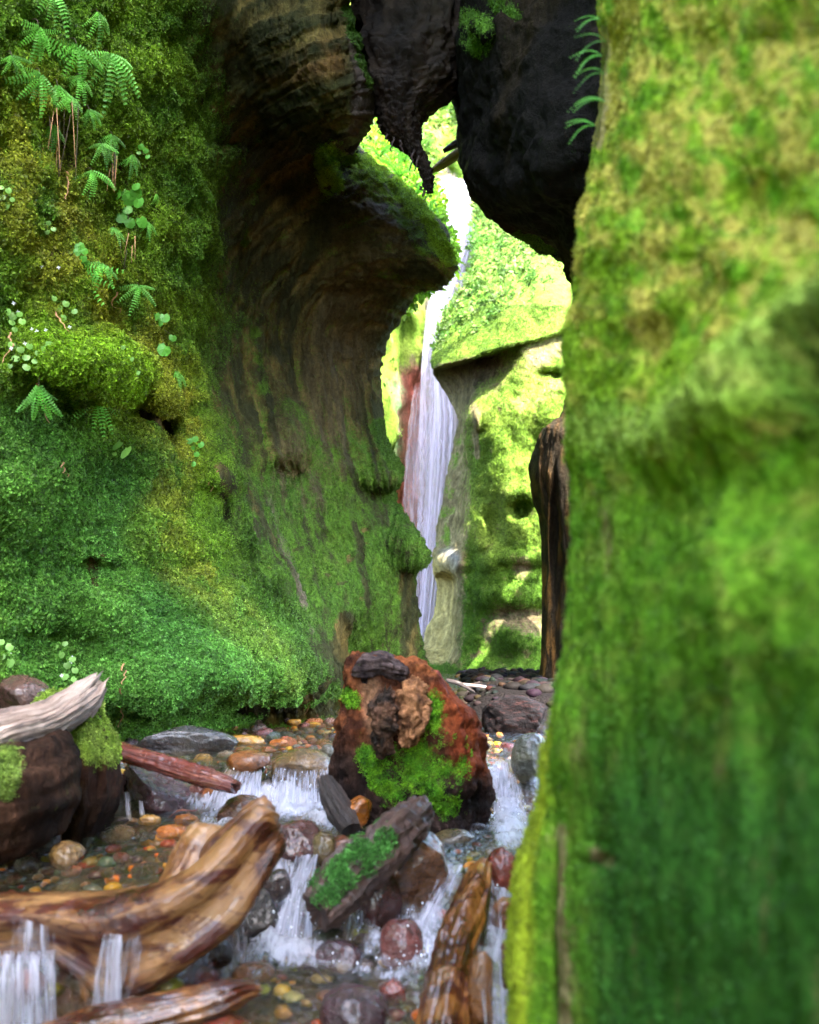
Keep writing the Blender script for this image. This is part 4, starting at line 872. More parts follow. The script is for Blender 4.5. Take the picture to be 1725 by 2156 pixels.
# loose cobbles covering the bed, one mesh shared per shape
shapes = [rock_mesh('cobble', (1, .85, .55), 900 + k, 3, 2 + k % 3, .07, .01) for k in range(6)]
for s_ in shapes: s_.materials.append(M_stone)
pal = [ORG, YEL, MAR, PUR, OLV, BRN, RED, (.25, .13, .05), (.30, .20, .10), GREY, DRK, (.20, .06, .03)]
pal_n = ['orange', 'yellow', 'maroon', 'purple', 'olive', 'brown', 'red', 'sandy brown', 'tan', 'grey', 'black', 'rust coloured']
cn = 0; tries = 0
zones = [((0, 470, 1850, 1900), 1), ]
while cn < 300 and tries < 9000:
    tries += 1
    x = rnd.uniform(-1.9, .75); y = rnd.uniform(2.35, 7.2) if rnd.random() < .8 else rnd.uniform(6, 9.5)
    z = wzs(x, y); fx, fy = proj(np.array((x, y, z)))
    if not (-30 < fx < 1130 and 1440 < fy < 2190): continue
    s_ = rnd.choice((.05, .06, .07, .08, .10, .13)) * (1.15 if y > 5 else 1)
    if any((x - a) ** 2 + (y - b) ** 2 < (c_ * .8 + s_ * .4) ** 2 for a, b, c_ in placed): continue
    placed.append((x, y, s_ * .45))
    o = bpy.data.objects.new('cobble', shapes[cn % 6]); COL.objects.link(o)
    lift = rnd.choice((-.05, -.04, -.03, -.015, .005)); o.location = (x, y, z + lift - .01)
    o.scale = (s_ * rnd.uniform(.8, 1.2), s_ * rnd.uniform(.8, 1.2), s_ * rnd.uniform(.8, 1.3)); o.rotation_euler = (rnd.uniform(-.3, .3), rnd.uniform(-.3, .3), rnd.uniform(0, 6.28))
    pi = rnd.randrange(len(pal)); c = pal[pi]; o.color = (*[v * rnd.uniform(.35, .75) for v in c], 1)
    cw = pal_n[pi]; tag(o, 'loose ' + cw + ' cobble, wet, one of many on the stream bed', 'cobble', 'loose ' + cw + ' cobbles on the stream bed'); cn += 1

# fine gravel between the cobbles, and the dark gravel bank far right
V1, F1 = ico(1) if False else ICO[2]
def gravel(name, spots, cols):
    VV = []; FF = []; CC = []; c = 0
    for (x, y, z, r_) in spots:
        a = rnd.uniform(0, 6.28); R_ = np.array(((math.cos(a), -math.sin(a), 0), (math.sin(a), math.cos(a), 0), (0, 0, 1)))
        v = V1[:42] if False else V1
        v = v * (1 + .25 * perlin(v * 1.1 + c * .37))[:, None] * np.array((r_, r_ * rnd.uniform(.6, 1), r_ * rnd.uniform(.4, .7))); v = v @ R_.T + (x, y, z)
        VV.append(v); FF.append(F1 + c); c += len(v); k_ = cols[rnd.randrange(len(cols))]; CC.append(np.tile([q * rnd.uniform(.6, 1.3) for q in k_], (len(v), 1)))
    me = mesh_from(name, np.concatenate(VV), np.concatenate(FF)); attr(me, 'rock', np.concatenate(CC), 'FLOAT_COLOR')
    t = NT(name + '_stone'); t.set(t.b, 'Base Color', t.mix(1.0, t.attr('rock').outputs['Color'], t.ramp(t.noise(t.pos(), 60, 4), [(.3, .6), (.7, 1.4)]), 'MULTIPLY')); t.b.inputs['Roughness'].default_value = .3 if 'stream' in name else .7; t.b.inputs['Specular IOR Level'].default_value = .5 if 'stream' in name else .06
    tag(link(name, me, t.m), kind='stuff')
sp = []
while len(sp) < 2400:
    x = rnd.uniform(-2.0, .8); y = rnd.uniform(2.3, 7.6); fx, fy = proj(np.array((x, y, -.7)))
    if -60 < fx < 1140: sp.append((x, y, float(bz(np.array([x]), np.array([y]))[0]) + rnd.uniform(.0, .02), rnd.choice((.012, .016, .02, .028, .034))))
gravel('stream_gravel', sp, [ORG, YEL, MAR, PUR, OLV, BRN, RED, (.35, .17, .05), (.3, .2, .1), GREY])
bxx, byy = np.meshgrid(np.linspace(.12, 2.4, 60), np.linspace(12.6, 6.9, 100))
bh = -.58 + .26 * sst(.12, .7, bxx) * sst(6.9, 7.6, byy) + .05 * fbm(np.stack([bxx * 3, byy * 3, bxx * 0], -1), 4)
t = NT('dark_gravel'); t.set(t.b, 'Base Color', t.ramp(t.noise(t.pos(), 30, 6, .7), [(.3, (.003, .003, .003)), (.7, (.014, .010, .009))])); t.b.inputs['Roughness'].default_value = .8; t.b.inputs['Specular IOR Level'].default_value = .06; t.set(t.b, 'Normal', t.bump(t.noise(t.pos(), 50, 5), 1.0, .04))
tag(link('gravel_bank', mesh_from('gravel_bank', np.stack([bxx, byy, bh], -1).reshape(-1, 3), grid_faces(100, 60)), t.m), kind='structure')
sp = [(x, y, -.58 + .26 * float(sst(.12, .7, x)) * float(sst(6.9, 7.6, y)), rnd.choice((.02, .03, .045, .07))) for x, y in [(rnd.uniform(.2, 2.2), rnd.uniform(7.0, 12.3)) for _ in range(700)]]
gravel('bank_gravel', sp, [(.006, .005, .006), (.010, .008, .007), (.018, .011, .008), (.010, .010, .011)])

# ------------------------------------------------------------------ wood
M_drift = mat_wood('wet_driftwood', [(.30, (.035, .010, .006)), (.40, (.12, .040, .016)), (.47, (.22, .095, .030)), (.58, (.29, .145, .050)), (.72, (.33, .20, .10))], grain=(1.0, 30), rough=.36, coat=.35, swirl=1.5, patch=(.25, .07, .07))
M_grey = mat_wood('weathered_wood', [(.3, (.06, .04, .035)), (.46, (.36, .25, .20)), (.56, (.55, .42, .35)), (.7, (.66, .53, .46))], grain=(1.3, 14), rough=.75, coat=0, bumpd=.045)
M_redlog = mat_wood('wet_red_wood', [(.3, (.035, .010, .012)), (.5, (.15, .035, .025)), (.7, (.34, .13, .05))], grain=(1.5, 16), rough=.25, coat=.7)
M_orlog = mat_wood('wet_orange_wood', [(.3, (.04, .013, .006)), (.48, (.13, .045, .010)), (.6, (.28, .11, .020)), (.75, (.32, .17, .045))], grain=(1.4, 14), rough=.28, coat=.6, swirl=2.6, patch=(.3, .12, .10))
M_dark = mat_wood('dark_wet_wood', [(.3, (.007, .005, .005)), (.5, (.026, .015, .012)), (.7, (.075, .036, .024))], grain=(1.5, 12), rough=.6, coat=.08, bumpd=.03)

def wood_thing(name, st, mat, label, cat, moss=None, mossden=14000, protos=None, mcol=(.05, .17, .03), **kw):
    G, uv = sweep(st, **kw)
    base = G.reshape(-1, 3).mean(0); base[2] = G[..., 2].min()
    if moss is None:
        me = sweep_mesh(name, G, uv, base); o = link(name, me, mat); o.location = base; tag(o, label, cat); return o
    root = empty(name, base, label, cat)
    part('wood', sweep_mesh('wood', G, uv, base), mat, root)
    px, py = proj(G); mo = moss(px, py, G)
    mc = np.broadcast_to(np.array(mcol), G.shape) * (1 + .5 * fbm(G * 9, 3))[..., None]
    moss_child(root, G, base, mo, mc, mossden, protos or P_tiny)
    return root

# the long driftwood blade
DSEC = [(1, -.1), (.96, .45), (.74, .86), (.40, .86), (.10, .66), (-.22, .58), (-.58, .62), (-.88, .48), (-1, 0), (-.8, -.7), (0, -.9), (.8, -.7)]
st = [(-130,1892,-130,2020,2.95,.26), (-40,1888,-40,2022,2.93,.26), (60,1884,60,2020,2.92,.26), (150,1882,150,2034,2.90,.27), (225,1878,262,2108,2.88,.28), (300,1866,330,2080,2.87,.27), (360,1848,392,2040,2.86,.24), (415,1815,450,1998,2.86,.20),
      (455,1775,508,1945,2.87,.16), (500,1730,548,1880,2.89,.13), (545,1695,580,1820,2.91,.10), (572,1712,597,1782,2.93,.06)]
G, uv = sweep(st, n=260, m=150, sec=DSEC, ridge=.012, rf=5, rl=1.2, lump=.05, lf=3.5, jag1=.02, seed=3, fine=.004)
base = G.reshape(-1, 3).mean(0); base[2] = G[..., 2].min()
root = empty('driftwood_log', base, 'huge polished orange brown driftwood trunk sweeping up from the lower left with a pointed tip', 'driftwood')
part('trunk', sweep_mesh('trunk', G, uv, base), M_drift, root)
st = [(420,1800,470,1850,2.95,.10), (440,1765,520,1830,2.95,.09), (500,1712,555,1790,2.94,.08), (540,1685,575,1750,2.94,.06), (556,1674,580,1700,2.95,.03)]
G2, uv2 = sweep(st, n=80, m=60, ridge=.12, jag1=.05, seed=9); part('tip_splinter', sweep_mesh('tip_splinter', G2, uv2, base), M_drift, root)
st = [(330,1868,380,1905,2.97,.14), (370,1790,440,1870,3.02,.12), (400,1740,500,1800,3.05,.10), (430,1737,520,1770,3.07,.05)]
G2, uv2 = sweep(st, n=80, m=60, ridge=.10, jag1=.05, seed=19); part('side_fin', sweep_mesh('side_fin', G2, uv2, base), M_drift, root)
st = [(150,2020,205,2020,2.88,.12), (165,2060,200,2070,2.86,.09), (180,2120,205,2130,2.85,.07), (190,2200,205,2200,2.85,.05)]
G2, uv2 = sweep(st, n=60, m=40, ridge=.12, seed=29); part('root_prong', sweep_mesh('root_prong', G2, uv2, base), M_drift, root)

wood_thing('front_log', [(60,2166,90,2215,2.62,.14),(190,2126,210,2192,2.63,.15),(270,2108,290,2178,2.64,.15),(360,2090,390,2160,2.66,.14),(450,2066,470,2138,2.68,.12),(500,2060,512,2112,2.70,.09),(536,2062,530,2096,2.72,.07)], M_orlog,
    'orange brown split log lying across the lower left corner in front of the falls', 'log', ridge=.14, lump=.14, jag1=.05, seed=41)
wood_thing('right_log', [(990,1826,1032,1842,3.18,.10),(965,1880,1030,1900,3.10,.14),(925,1960,1026,1970,3.0,.17),(902,2040,1000,2050,2.88,.17),(888,2110,990,2120,2.78,.17),(870,2230,985,2230,2.66,.17)], M_orlog,
    'ochre wet log standing upright in the rapids beside the mossy right wall', 'log', ridge=.16, lump=.12, rf=2.4, seed=47, n=160)
wood_thing('reddish_log', [(215,1552,222,1590,4.50,.08),(300,1576,300,1616,4.42,.09),(380,1598,374,1640,4.36,.09),(440,1616,432,1660,4.30,.09),(502,1644,492,1672,4.24,.07)], M_redlog,
    'reddish brown wet log resting across the dark boulder left of the cascade', 'log', ridge=.10, lump=.10, jag0=.02, jag1=.05, seed=53)
wood_thing('dark_stub', [(670,1648,700,1634,3.98,.08),(678,1690,722,1670,3.94,.10),(698,1730,746,1704,3.90,.10),(722,1756,760,1738,3.86,.07)], M_dark,
    'short dark broken branch stub between the foam and the orange stone', 'branch', ridge=.2, lump=.25, jag0=.06, seed=57)
M_char = mat_wood('charred_wood', [(.3, (.012, .006, .005)), (.5, (.055, .024, .015)), (.7, (.13, .065, .045))], grain=(1.4, 12), rough=.6, coat=.15, bumpd=.03)
ms = lambda px, py, G: np.clip(stroke(px, py, [(690, 1870), (740, 1820), (800, 1770)], 44, .8) * sst(-.25, .1, fbm(G * 14, 4)) * 1.0, 0, 1)
wood_thing('mossy_charred_log', [(650,1888,684,1958,3.22,.11),(672,1846,734,1924,3.26,.14),(716,1798,790,1872,3.30,.15),(766,1752,838,1832,3.36,.15),(820,1708,880,1784,3.48,.15),(864,1682,904,1734,3.6,.10)], M_char,
    'dark charred log patched with moss leaning from the foam up towards the stump', 'log', moss=ms, mcol=(.09, .26, .05), mossden=16000, ridge=.22, lump=.35, lf=12, jag1=.08, jag0=.03, seed=61, n=160, fine=.014)
wood_thing('weathered_log', [(-420,1560,-420,1700,3.3,.28),(-160,1535,-160,1650,3.45,.28),(-40,1502,-40,1604,3.6,.28),(50,1486,60,1578,3.75,.24),(120,1462,142,1542,3.9,.20),(168,1434,194,1508,4.0,.15),(196,1420,218,1466,4.05,.08)], M_grey,
    'bleached grey broken log with splintered end at the left edge above the mossy stump', 'log', ridge=.2, rf=4, lump=.08, jag1=.10, seed=67, n=160)

# dark trunk mass at the left edge, and the mossy stump beside it
def painted_sweep(name, st, label, cat, paint, mossden=12000, protos=None, mat=None, partname='wood', extra=None, **kw):
    G, uv = sweep(st, **kw); base = G.reshape(-1, 3).mean(0); base[2] = G[..., 2].min()
    root = empty(name, base, label, cat)
    px, py = proj(G); mo, rk, mc = paint(px, py, G)
    me = sweep_mesh(partname, G, uv, base); paint_mesh(me, mo, rk, mc); part(partname, me, mat or M_near, root)
    moss_child(root, G, base, mo, mc, mossden, protos or P_tiny)
    return root, base
def pt(px, py, G):
    nz = fbm(G * 7, 4)
    mo = np.clip(stroke(px, py, [(-20, 1590), (20, 1600), (10, 1660)], 36, .8) * sst(-.25, .1, nz), 0, 1)
    return mo, lerp3((.012, .006, .004), (.055, .026, .015), sst(-.3, .4, nz)), np.broadcast_to(np.array((.26, .38, .07)), G.shape) + 0
painted_sweep('left_trunk', [(-420,1580,-400,1980,3.2,.4),(-140,1560,-120,1850,3.45,.4),(-60,1562,-50,1830,3.5,.42),(10,1560,10,1800,3.55,.40),(60,1545,70,1770,3.65,.32),(110,1530,120,1745,3.8,.2)],
    'massive dark trunk filling the left edge under the bleached log', 'trunk', pt, ridge=.14, lump=.2, seed=71, mossden=9000)
def pt(px, py, G):
    nz = fbm(G * 8, 4)
    mo = np.clip(sst(1630, 1575, py + 60 * nz) * sst(-.3, .15, nz + .1), 0, 1)
    rk = lerp3((.03, .012, .007), (.15, .065, .026), sst(-.2, .4, nz)); rk = lerp3(rk, (.018, .010, .007), sst(1640, 1690, py + 20 * nz) * .9)  # lower part darkened in colour, as the shade beneath
    return mo, rk, lerp3((.28, .40, .06), (.42, .50, .14), nz)
BOX = [(1, .2), (.85, .8), (.2, .95), (-.6, .95), (-1, .5), (-1, -.4), (-.5, -1), (.6, -1), (1, -.5)]
painted_sweep('mossy_stump', [(110,1520,215,1516,4.25,.3),(85,1545,226,1540,4.2,.42),(76,1580,238,1578,4.15,.48),(72,1630,246,1630,4.1,.5),(66,1680,240,1680,4.1,.5),(60,1720,222,1724,4.1,.48),(50,1790,205,1770,4.1,.4)],
    'low broken stump with yellow green moss on top left of the glittering boulder', 'stump', pt, sec=BOX, ridge=.12, lump=.2, lf=6, seed=73, mossden=11000)
rock(46, 1474, 128, 96, (.19, .10, .085), 'pinkish brown lichen spotted boulder behind the bleached log at the left edge', 777, cat='boulder', name='boulder', d=4.5, sub=5, facets=6, fine=.03, mat=M_stone)

# the big stump in the middle of the stream
def pt(px, py, G):
    nz = fbm(G * 9, 5); nf = fbm(G * 24, 4)
    mo = np.maximum(stroke(px, py, [(905, 1480), (905, 1560), (860, 1610), (920, 1680), (950, 1700)], 36, 1.1), stroke(px, py, [(770, 1590), (780, 1620), (800, 1650)], 26, .7))
    mo = np.maximum(mo, .62 * stroke(px, py, [(830, 1600), (850, 1660), (900, 1640), (960, 1600)], 60, .7)); mo = np.maximum(mo, .9 * stroke(px, py, [(735, 1465), (745, 1475)], 18))
    mo = np.clip(mo * sst(-.30, .22, nz + .5 * nf + .08) * (1 - stroke(px, py, [(1010, 1480), (1005, 1750)], 26)), 0, 1)
    top = 1 - sst(1560, 1640, py + 50 * nz - .25 * (px - 870))
    rk = lerp3((.016, .010, .009), (.055, .028, .020), sst(-.3, .3, nz)); rk = lerp3(rk, lerp3((.05, .016, .008), (.25, .078, .028), sst(-.3, .35, nz + .5 * nf)), top * .95)
    rk = lerp3(rk, (.24, .045, .014), stroke(px, py, [(940, 1470), (980, 1540), (990, 1600)], 46) * .7); rk = lerp3(rk, (.42, .22, .12), stroke(px, py, [(780, 1450), (800, 1540)], 30) * .5)
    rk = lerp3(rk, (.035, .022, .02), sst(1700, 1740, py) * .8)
    return mo, rk, lerp3((.09, .28, .015), (.20, .42, .02), sst(-.3, .3, nf))
SSEC = [(1, .75), (.90, .96), (.55, .86), (0, .92), (-.48, .98), (-.74, .7), (-.96, .1), (-1, -.5), (-.6, -.95), (.4, -1), (.9, -.7), (1.0, 0)]
stump_st = [(770,1392,840,1396,4.34,.22),(738,1412,893,1424,4.33,.38),(722,1440,940,1440,4.31,.47),(714,1470,975,1466,4.29,.52),(711,1510,1012,1506,4.28,.55),(708,1560,1024,1556,4.27,.56),(706,1620,1030,1618,4.27,.56),(712,1665,1030,1670,4.27,.55),(742,1700,1025,1712,4.27,.52),(790,1735,1012,1745,4.27,.48),(820,1790,1000,1790,4.27,.42)]
stump_st = [(868 + (a - 868) * .90, b, 868 + (c - 868) * .93, d_, e, f * .92) for a, b, c, d_, e, f in stump_st]
root, base = painted_sweep('tree_stump', stump_st, 'large upright rotten stump, rusty orange on top with bright moss in front, in midstream', 'stump', pt, sec=SSEC, ridge=.10, lump=.30, lf=6, rf=2.4, rl=2.2, jag0=.14, seed=83, n=220, m=200, fine=.018, mossden=11000, partname='trunk')
def chunk(name, st, c1, c2, seed, **kw):
    G, uv = sweep(st, seed=seed, **kw); me = sweep_mesh(name, G, uv, base); nz = fbm(G * 16, 4)
    paint_mesh(me, np.clip(nz * 0, 0, 1), lerp3(c1, c2, sst(-.3, .3, nz)), np.broadcast_to(np.array((.1, .2, .02)), G.shape)); part(name, me, M_near, root)
chunk('broken_root', [(800,1456,822,1462,3.98,.06),(786,1480,832,1484,3.96,.10),(778,1515,835,1515,3.96,.13),(780,1550,832,1552,3.98,.12),(792,1582,822,1582,4.02,.07)], (.03, .022, .018), (.16, .08, .05), 91, ridge=.14, lump=.6, lf=10, rf=2.6, n=90, m=90, fine=.035, jag0=.3)
chunk('root_knob', [(856,1440,895,1448,4.06,.08),(838,1462,906,1468,4.02,.14),(832,1495,908,1500,4.0,.17),(836,1530,892,1532,4.0,.15),(846,1560,872,1562,4.03,.08)], (.14, .06, .03), (.44, .20, .09), 93, ridge=.10, lump=.6, lf=9, rf=2.4, n=90, m=90, fine=.035, jag0=.1)
chunk('charred_crust', [(735,1430,752,1392,4.16,.16),(762,1436,772,1378,4.16,.22),(795,1436,800,1374,4.17,.24),(828,1436,830,1384,4.18,.22),(860,1434,856,1404,4.2,.14)], (.025, .018, .02), (.11, .075, .07), 95, ridge=.2, lump=.5, lf=14, n=80, m=60)
chunk('root_spur', [(884,1460,946,1462,4.14,.14),(892,1434,936,1436,4.14,.12),(902,1408,926,1412,4.14,.06)], (.12, .03, .02), (.28, .07, .04), 97, ridge=.1, lump=.2, n=40, m=40)

# thin twigs caught in the stream
for k, (a, b, d, lab) in enumerate([((356,1722),(418,1697),4.2,'thin reddish twig lying at the left edge of the foam'), ((150,1835),(162,1768),3.6,'thin orange twig leaning on the big ochre cobble'), ((640,2040),(700,2062),3.0,'dark twig caught between the plum cobbles')]):
    p0 = PA(a[0], a[1], d); p1 = PA(b[0], b[1], d - .03)
    G_ = np.linspace(0, 1, 12)[:, None]; C_ = p0 + (p1 - p0) * G_ + np.array((0, 0, 1)) * (.012 * np.sin(G_ * 5)); an = np.linspace(0, 2 * math.pi, 6, endpoint=False)
    R_ = .0045 * (1 - .6 * G_); gg_ = C_[:, None] - p0 + np.stack([np.sin(an)[None] * R_ * .5, np.cos(an)[None] * R_, np.sin(an)[None] * R_], -1)
    o = link('twig', mesh_from('twig', gg_.reshape(-1, 3), grid_faces(12, 6, True)), M_redlog if k < 2 else M_dark); o.location = p0.tolist(); tag(o, lab, 'twig')
# small washed-up sticks far back on the right and other sticks
sticks = [((940,1432),(1000,1458),9,'dark forked stick on the far gravel right of the stump'), ((960,1440),(1080,1462),7,'long thin grey stick lying on the far gravel behind the stump'), ((1075,1440),(1092,1470),9,'short black stick standing by the foot of the far pillar'),
          ((1095,1466),(1150,1452),7,'dark stick lying against the dark buttress'), ((980,1462),(1010,1436),7,'stubby charred stick crossing the long grey stick')]
for k, (a, b, r, lab) in enumerate(sticks):
    d = 8.2 + .12 * k; wood_thing('driftwood_stick', [(a[0], a[1] - r / 2, a[0] + 1, a[1] + r / 2, d, .03), ((a[0] + b[0]) / 2, (a[1] + b[1]) / 2 - r * .7 - 3, (a[0] + b[0]) / 2, (a[1] + b[1]) / 2 + r * .4 - 3, d, .035), (b[0], b[1] - r / 3, b[0] + 1, b[1] + r / 3, d, .02)], M_dark if k != 1 else M_grey, lab, 'stick', n=24, m=14, seed=k, fine=0)

# hanging rotten root mass in the opening and the wedged timbers
hang = [(735,-260,1060,-260,7.7,.9),(740,-60,1040,-60,7.7,.9),(752,60,1010,60,7.6,.8),(760,130,985,130,7.6,.75),(766,180,962,185,7.6,.7),(778,212,930,214,7.6,.6),(795,240,898,236,7.6,.5),(805,268,886,262,7.6,.42),(822,292,884,290,7.6,.32),(850,312,889,312,7.6,.2),(872,336,900,334,7.6,.14),(884,362,909,360,7.6,.12),(892,388,913,384,7.6,.08),(900,408,908,406,7.6,.03)]
M_rot = mat_wood('rotten_roots', [(.3, (.006, .005, .004)), (.5, (.02, .014, .010)), (.7, (.05, .034, .022))], grain=(1.5, 12), rough=.9, coat=0, bumpd=.05)
M_rot.node_tree.nodes['Principled BSDF'].inputs['Specular IOR Level'].default_value = .15
wood_thing('hanging_root_mass', hang, M_rot, 'ragged black mass of rotten roots hanging down in front of the waterfall', 'roots', ridge=.10, lump=.30, lf=5, rf=4, rl=2, n=220, m=120, seed=101, fine=.05)
wood_thing('wedged_timber', [(800,205,735,190,8.1,.25),(782,240,735,225,8.15,.26),(765,285,718,270,8.2,.25),(742,326,700,300,8.25,.2)], M_rot, 'brown timber wedged between the left wall and the hanging roots', 'log', ridge=.15, lump=.15, seed=103, jag1=.05, jag0=.03)
rk = wood_thing('hanging_rock_flake', [(932,150,1010,150,7.9,.4),(942,190,1010,190,7.9,.4),(955,225,1010,225,7.9,.35),(963,260,1010,262,7.9,.3),(962,300,1005,310,7.9,.25),(972,330,1000,335,7.9,.15)], M_rot, 'dark rock flake hanging beside the right overhang above the waterfall', 'rock', ridge=.1, lump=.2, seed=105)
M_brk = mat_wood('sunlit_wood', [(.3, (.10, .07, .03)), (.5, (.24, .19, .09)), (.7, (.36, .30, .16))], grain=(1.5, 14), rough=.7, coat=0)
wood_thing('broken_branch', [(985,300,990,322,9.6,.08),(955,318,962,338,9.7,.08),(925,340,932,356,9.8,.07),(905,358,910,366,9.9,.04)], M_brk, 'sunlit broken branch jutting from the right above the waterfall', 'branch', ridge=.2, lump=.2, n=50, m=24, seed=107, jag1=.1)
wood_thing('broken_branch', [(975,285,985,300,9.4,.06),(950,300,958,312,9.4,.05),(932,314,936,322,9.4,.03)], M_dark, 'short dark branch end just above the sunlit broken branch', 'branch', ridge=.2, lump=.2, n=40, m=24, seed=108)

# hanging rootlets
def strand(p0, p1, r, name, label, cat, mat, group=None, sag=.02):
    p0 = np.array(p0); p1 = np.array(p1); n = 14; t_ = np.linspace(0, 1, n)[:, None]
    C = p0 + (p1 - p0) * t_ + sag * fbm(np.concatenate([t_ * 3, t_ * 0, t_ * 0 + rnd.random() * 99], 1), 3)[:, None] * np.array((1, .4, .6)) * 2
    a = np.linspace(0, 2 * math.pi, 5, endpoint=False); R = r * (1 - .7 * t_)
    G = C[:, None] + np.stack([np.cos(a)[None] * R, np.sin(a)[None] * R, 0 * a[None] + 0 * R], -1)
    me = mesh_from(name, (G - p0).reshape(-1, 3), grid_faces(n, 5, True)); o = link(name, me, mat); o.location = p0.tolist()
    tag(o, label, cat, group); return o
for k, (x, y, L_) in enumerate([(868,318,40),(842,296,26),(812,280,22),(826,290,30),(888,392,24),(897,400,22),(800,262,14),(880,330,30)]):
    strand(PA(x, y, 7.5), PA(x + rnd.uniform(-6, 6), y + L_, 7.5), .012, 'rootlet', 'thin black rootlet dangling from the hanging root mass', 'root', M_dark, 'rootlets dangling below the hanging root mass')

# ------------------------------------------------------------------ falling water
def fall(name, st, mat, label, cat, n=90, m=60, bulge=.02, dens=0, parent=None, top_fade=.06, side=.12, group=None, kind=None):
    A = np.array([PA(s[0], s[1], s[3]) for s in st]); B = np.array([PA(s[2], s[1], s[3]) for s in st])
    A = catmull(A, n); B = catmull(B, n); u = np.linspace(0, 1, m)[None, :, None]; v = np.linspace(0, 1, n)[:, None, None]
    G = A[:, None] * (1 - u) + B[:, None] * u
    wid = np.linalg.norm(B - A, axis=1).mean(); L = np.linalg.norm(np.diff(A, axis=0), axis=1).sum()
    nz = fbm(np.concatenate(np.broadcast_arrays(u * wid * 14 + len(name), v * 1.2, v * 0), -1), 4)
    G[..., 1] -= bulge * (.6 * nz + .6 * np.sin(math.pi * u[..., 0]))
    uu, vv = u[..., 0] + 0 * v[..., 0], v[..., 0] + 0 * u[..., 0]
    fo = .5 + dens - .9 * (1 - sst(0, side, uu)) - .9 * (1 - sst(0, side, 1 - uu)) - .7 * (1 - sst(0, top_fade, vv))
    G2 = G.copy(); G2[..., 1] += bulge * 1.2 + .5 * bulge * fbm(G * 9, 3); G2[..., 0] += .5 * bulge * fbm(G * 5 + 7, 3); f1 = grid_faces(n, m)
    uv1 = np.stack([uu * wid, vv * L], -1).reshape(-1, 2)
    me = mesh_from(name, np.concatenate([G.reshape(-1, 3), G2.reshape(-1, 3)]), np.concatenate([f1, f1 + n * m]), uv=np.concatenate([uv1, uv1 * (1.3, 1.1) + 3.7])); attr(me, 'foam', np.concatenate([fo.ravel() - .05, fo.ravel() - .05]))
    o = link(name, me, mat, parent); 
    if label: tag(o, label, cat, group)
    if kind: o['kind'] = kind
    return o
M_wf = mat_fall('waterfall_water', .62, 24, .3, col=(.62, .55, .70), gain=1.0); M_wf2 = mat_fall('waterfall_veil', .46, 22, .4, col=(.66, .54, .66), gain=1.0)
M_cas = mat_fall('cascade_water', .44, 90, 4, col=(.58, .58, .68), gain=1.6)
root = empty('waterfall', P(930, 1400, 18.3), 'tall white waterfall dropping down the far cliff in the sunlit gap', 'waterfall')
def wf(name, st, mat, **kw):
    o = fall(name, st, mat, None, None, **kw); o.parent = root; o.matrix_parent_inverse = Matrix.Translation(-root.location)
wf('main_column', [(922,372,982,18.6),(914,420,1000,18.4),(908,470,1012,18.3),(904,530,1018,18.3),(892,610,1000,18.5),(882,690,985,18.4),(874,780,985,18.3),(872,860,985,18.3),(872,960,980,18.2),(870,1060,968,18.2),(866,1150,950,18.1),(868,1260,930,18.1),(862,1400,910,18.0)], M_wf, n=300, m=90, bulge=.10, side=.16, top_fade=.02)
wf('inner_column', [(935,395,980,18.3),(925,520,1000,18.2),(915,640,955,18.2),(905,760,945,18.1),(900,900,962,18.0),(892,1080,945,18.0),(882,1250,925,17.9),(872,1400,905,17.9)], M_wf, n=300, m=60, bulge=.08, side=.2, top_fade=.02)
wf('left_veil', [(878,770,905,18.5),(862,850,905,18.4),(848,950,905,18.4),(842,1050,900,18.3),(848,1150,900,18.3),(855,1300,900,18.2)], M_wf2, n=200, m=70, bulge=.06, side=.15, top_fade=.15)
wf('spray_fan', [(930,560,1012,18.2),(925,590,1000,18.2),(915,640,985,18.1),(905,720,965,18.1)], M_wf2, n=100, m=50, bulge=.1, side=.3, top_fade=.2)
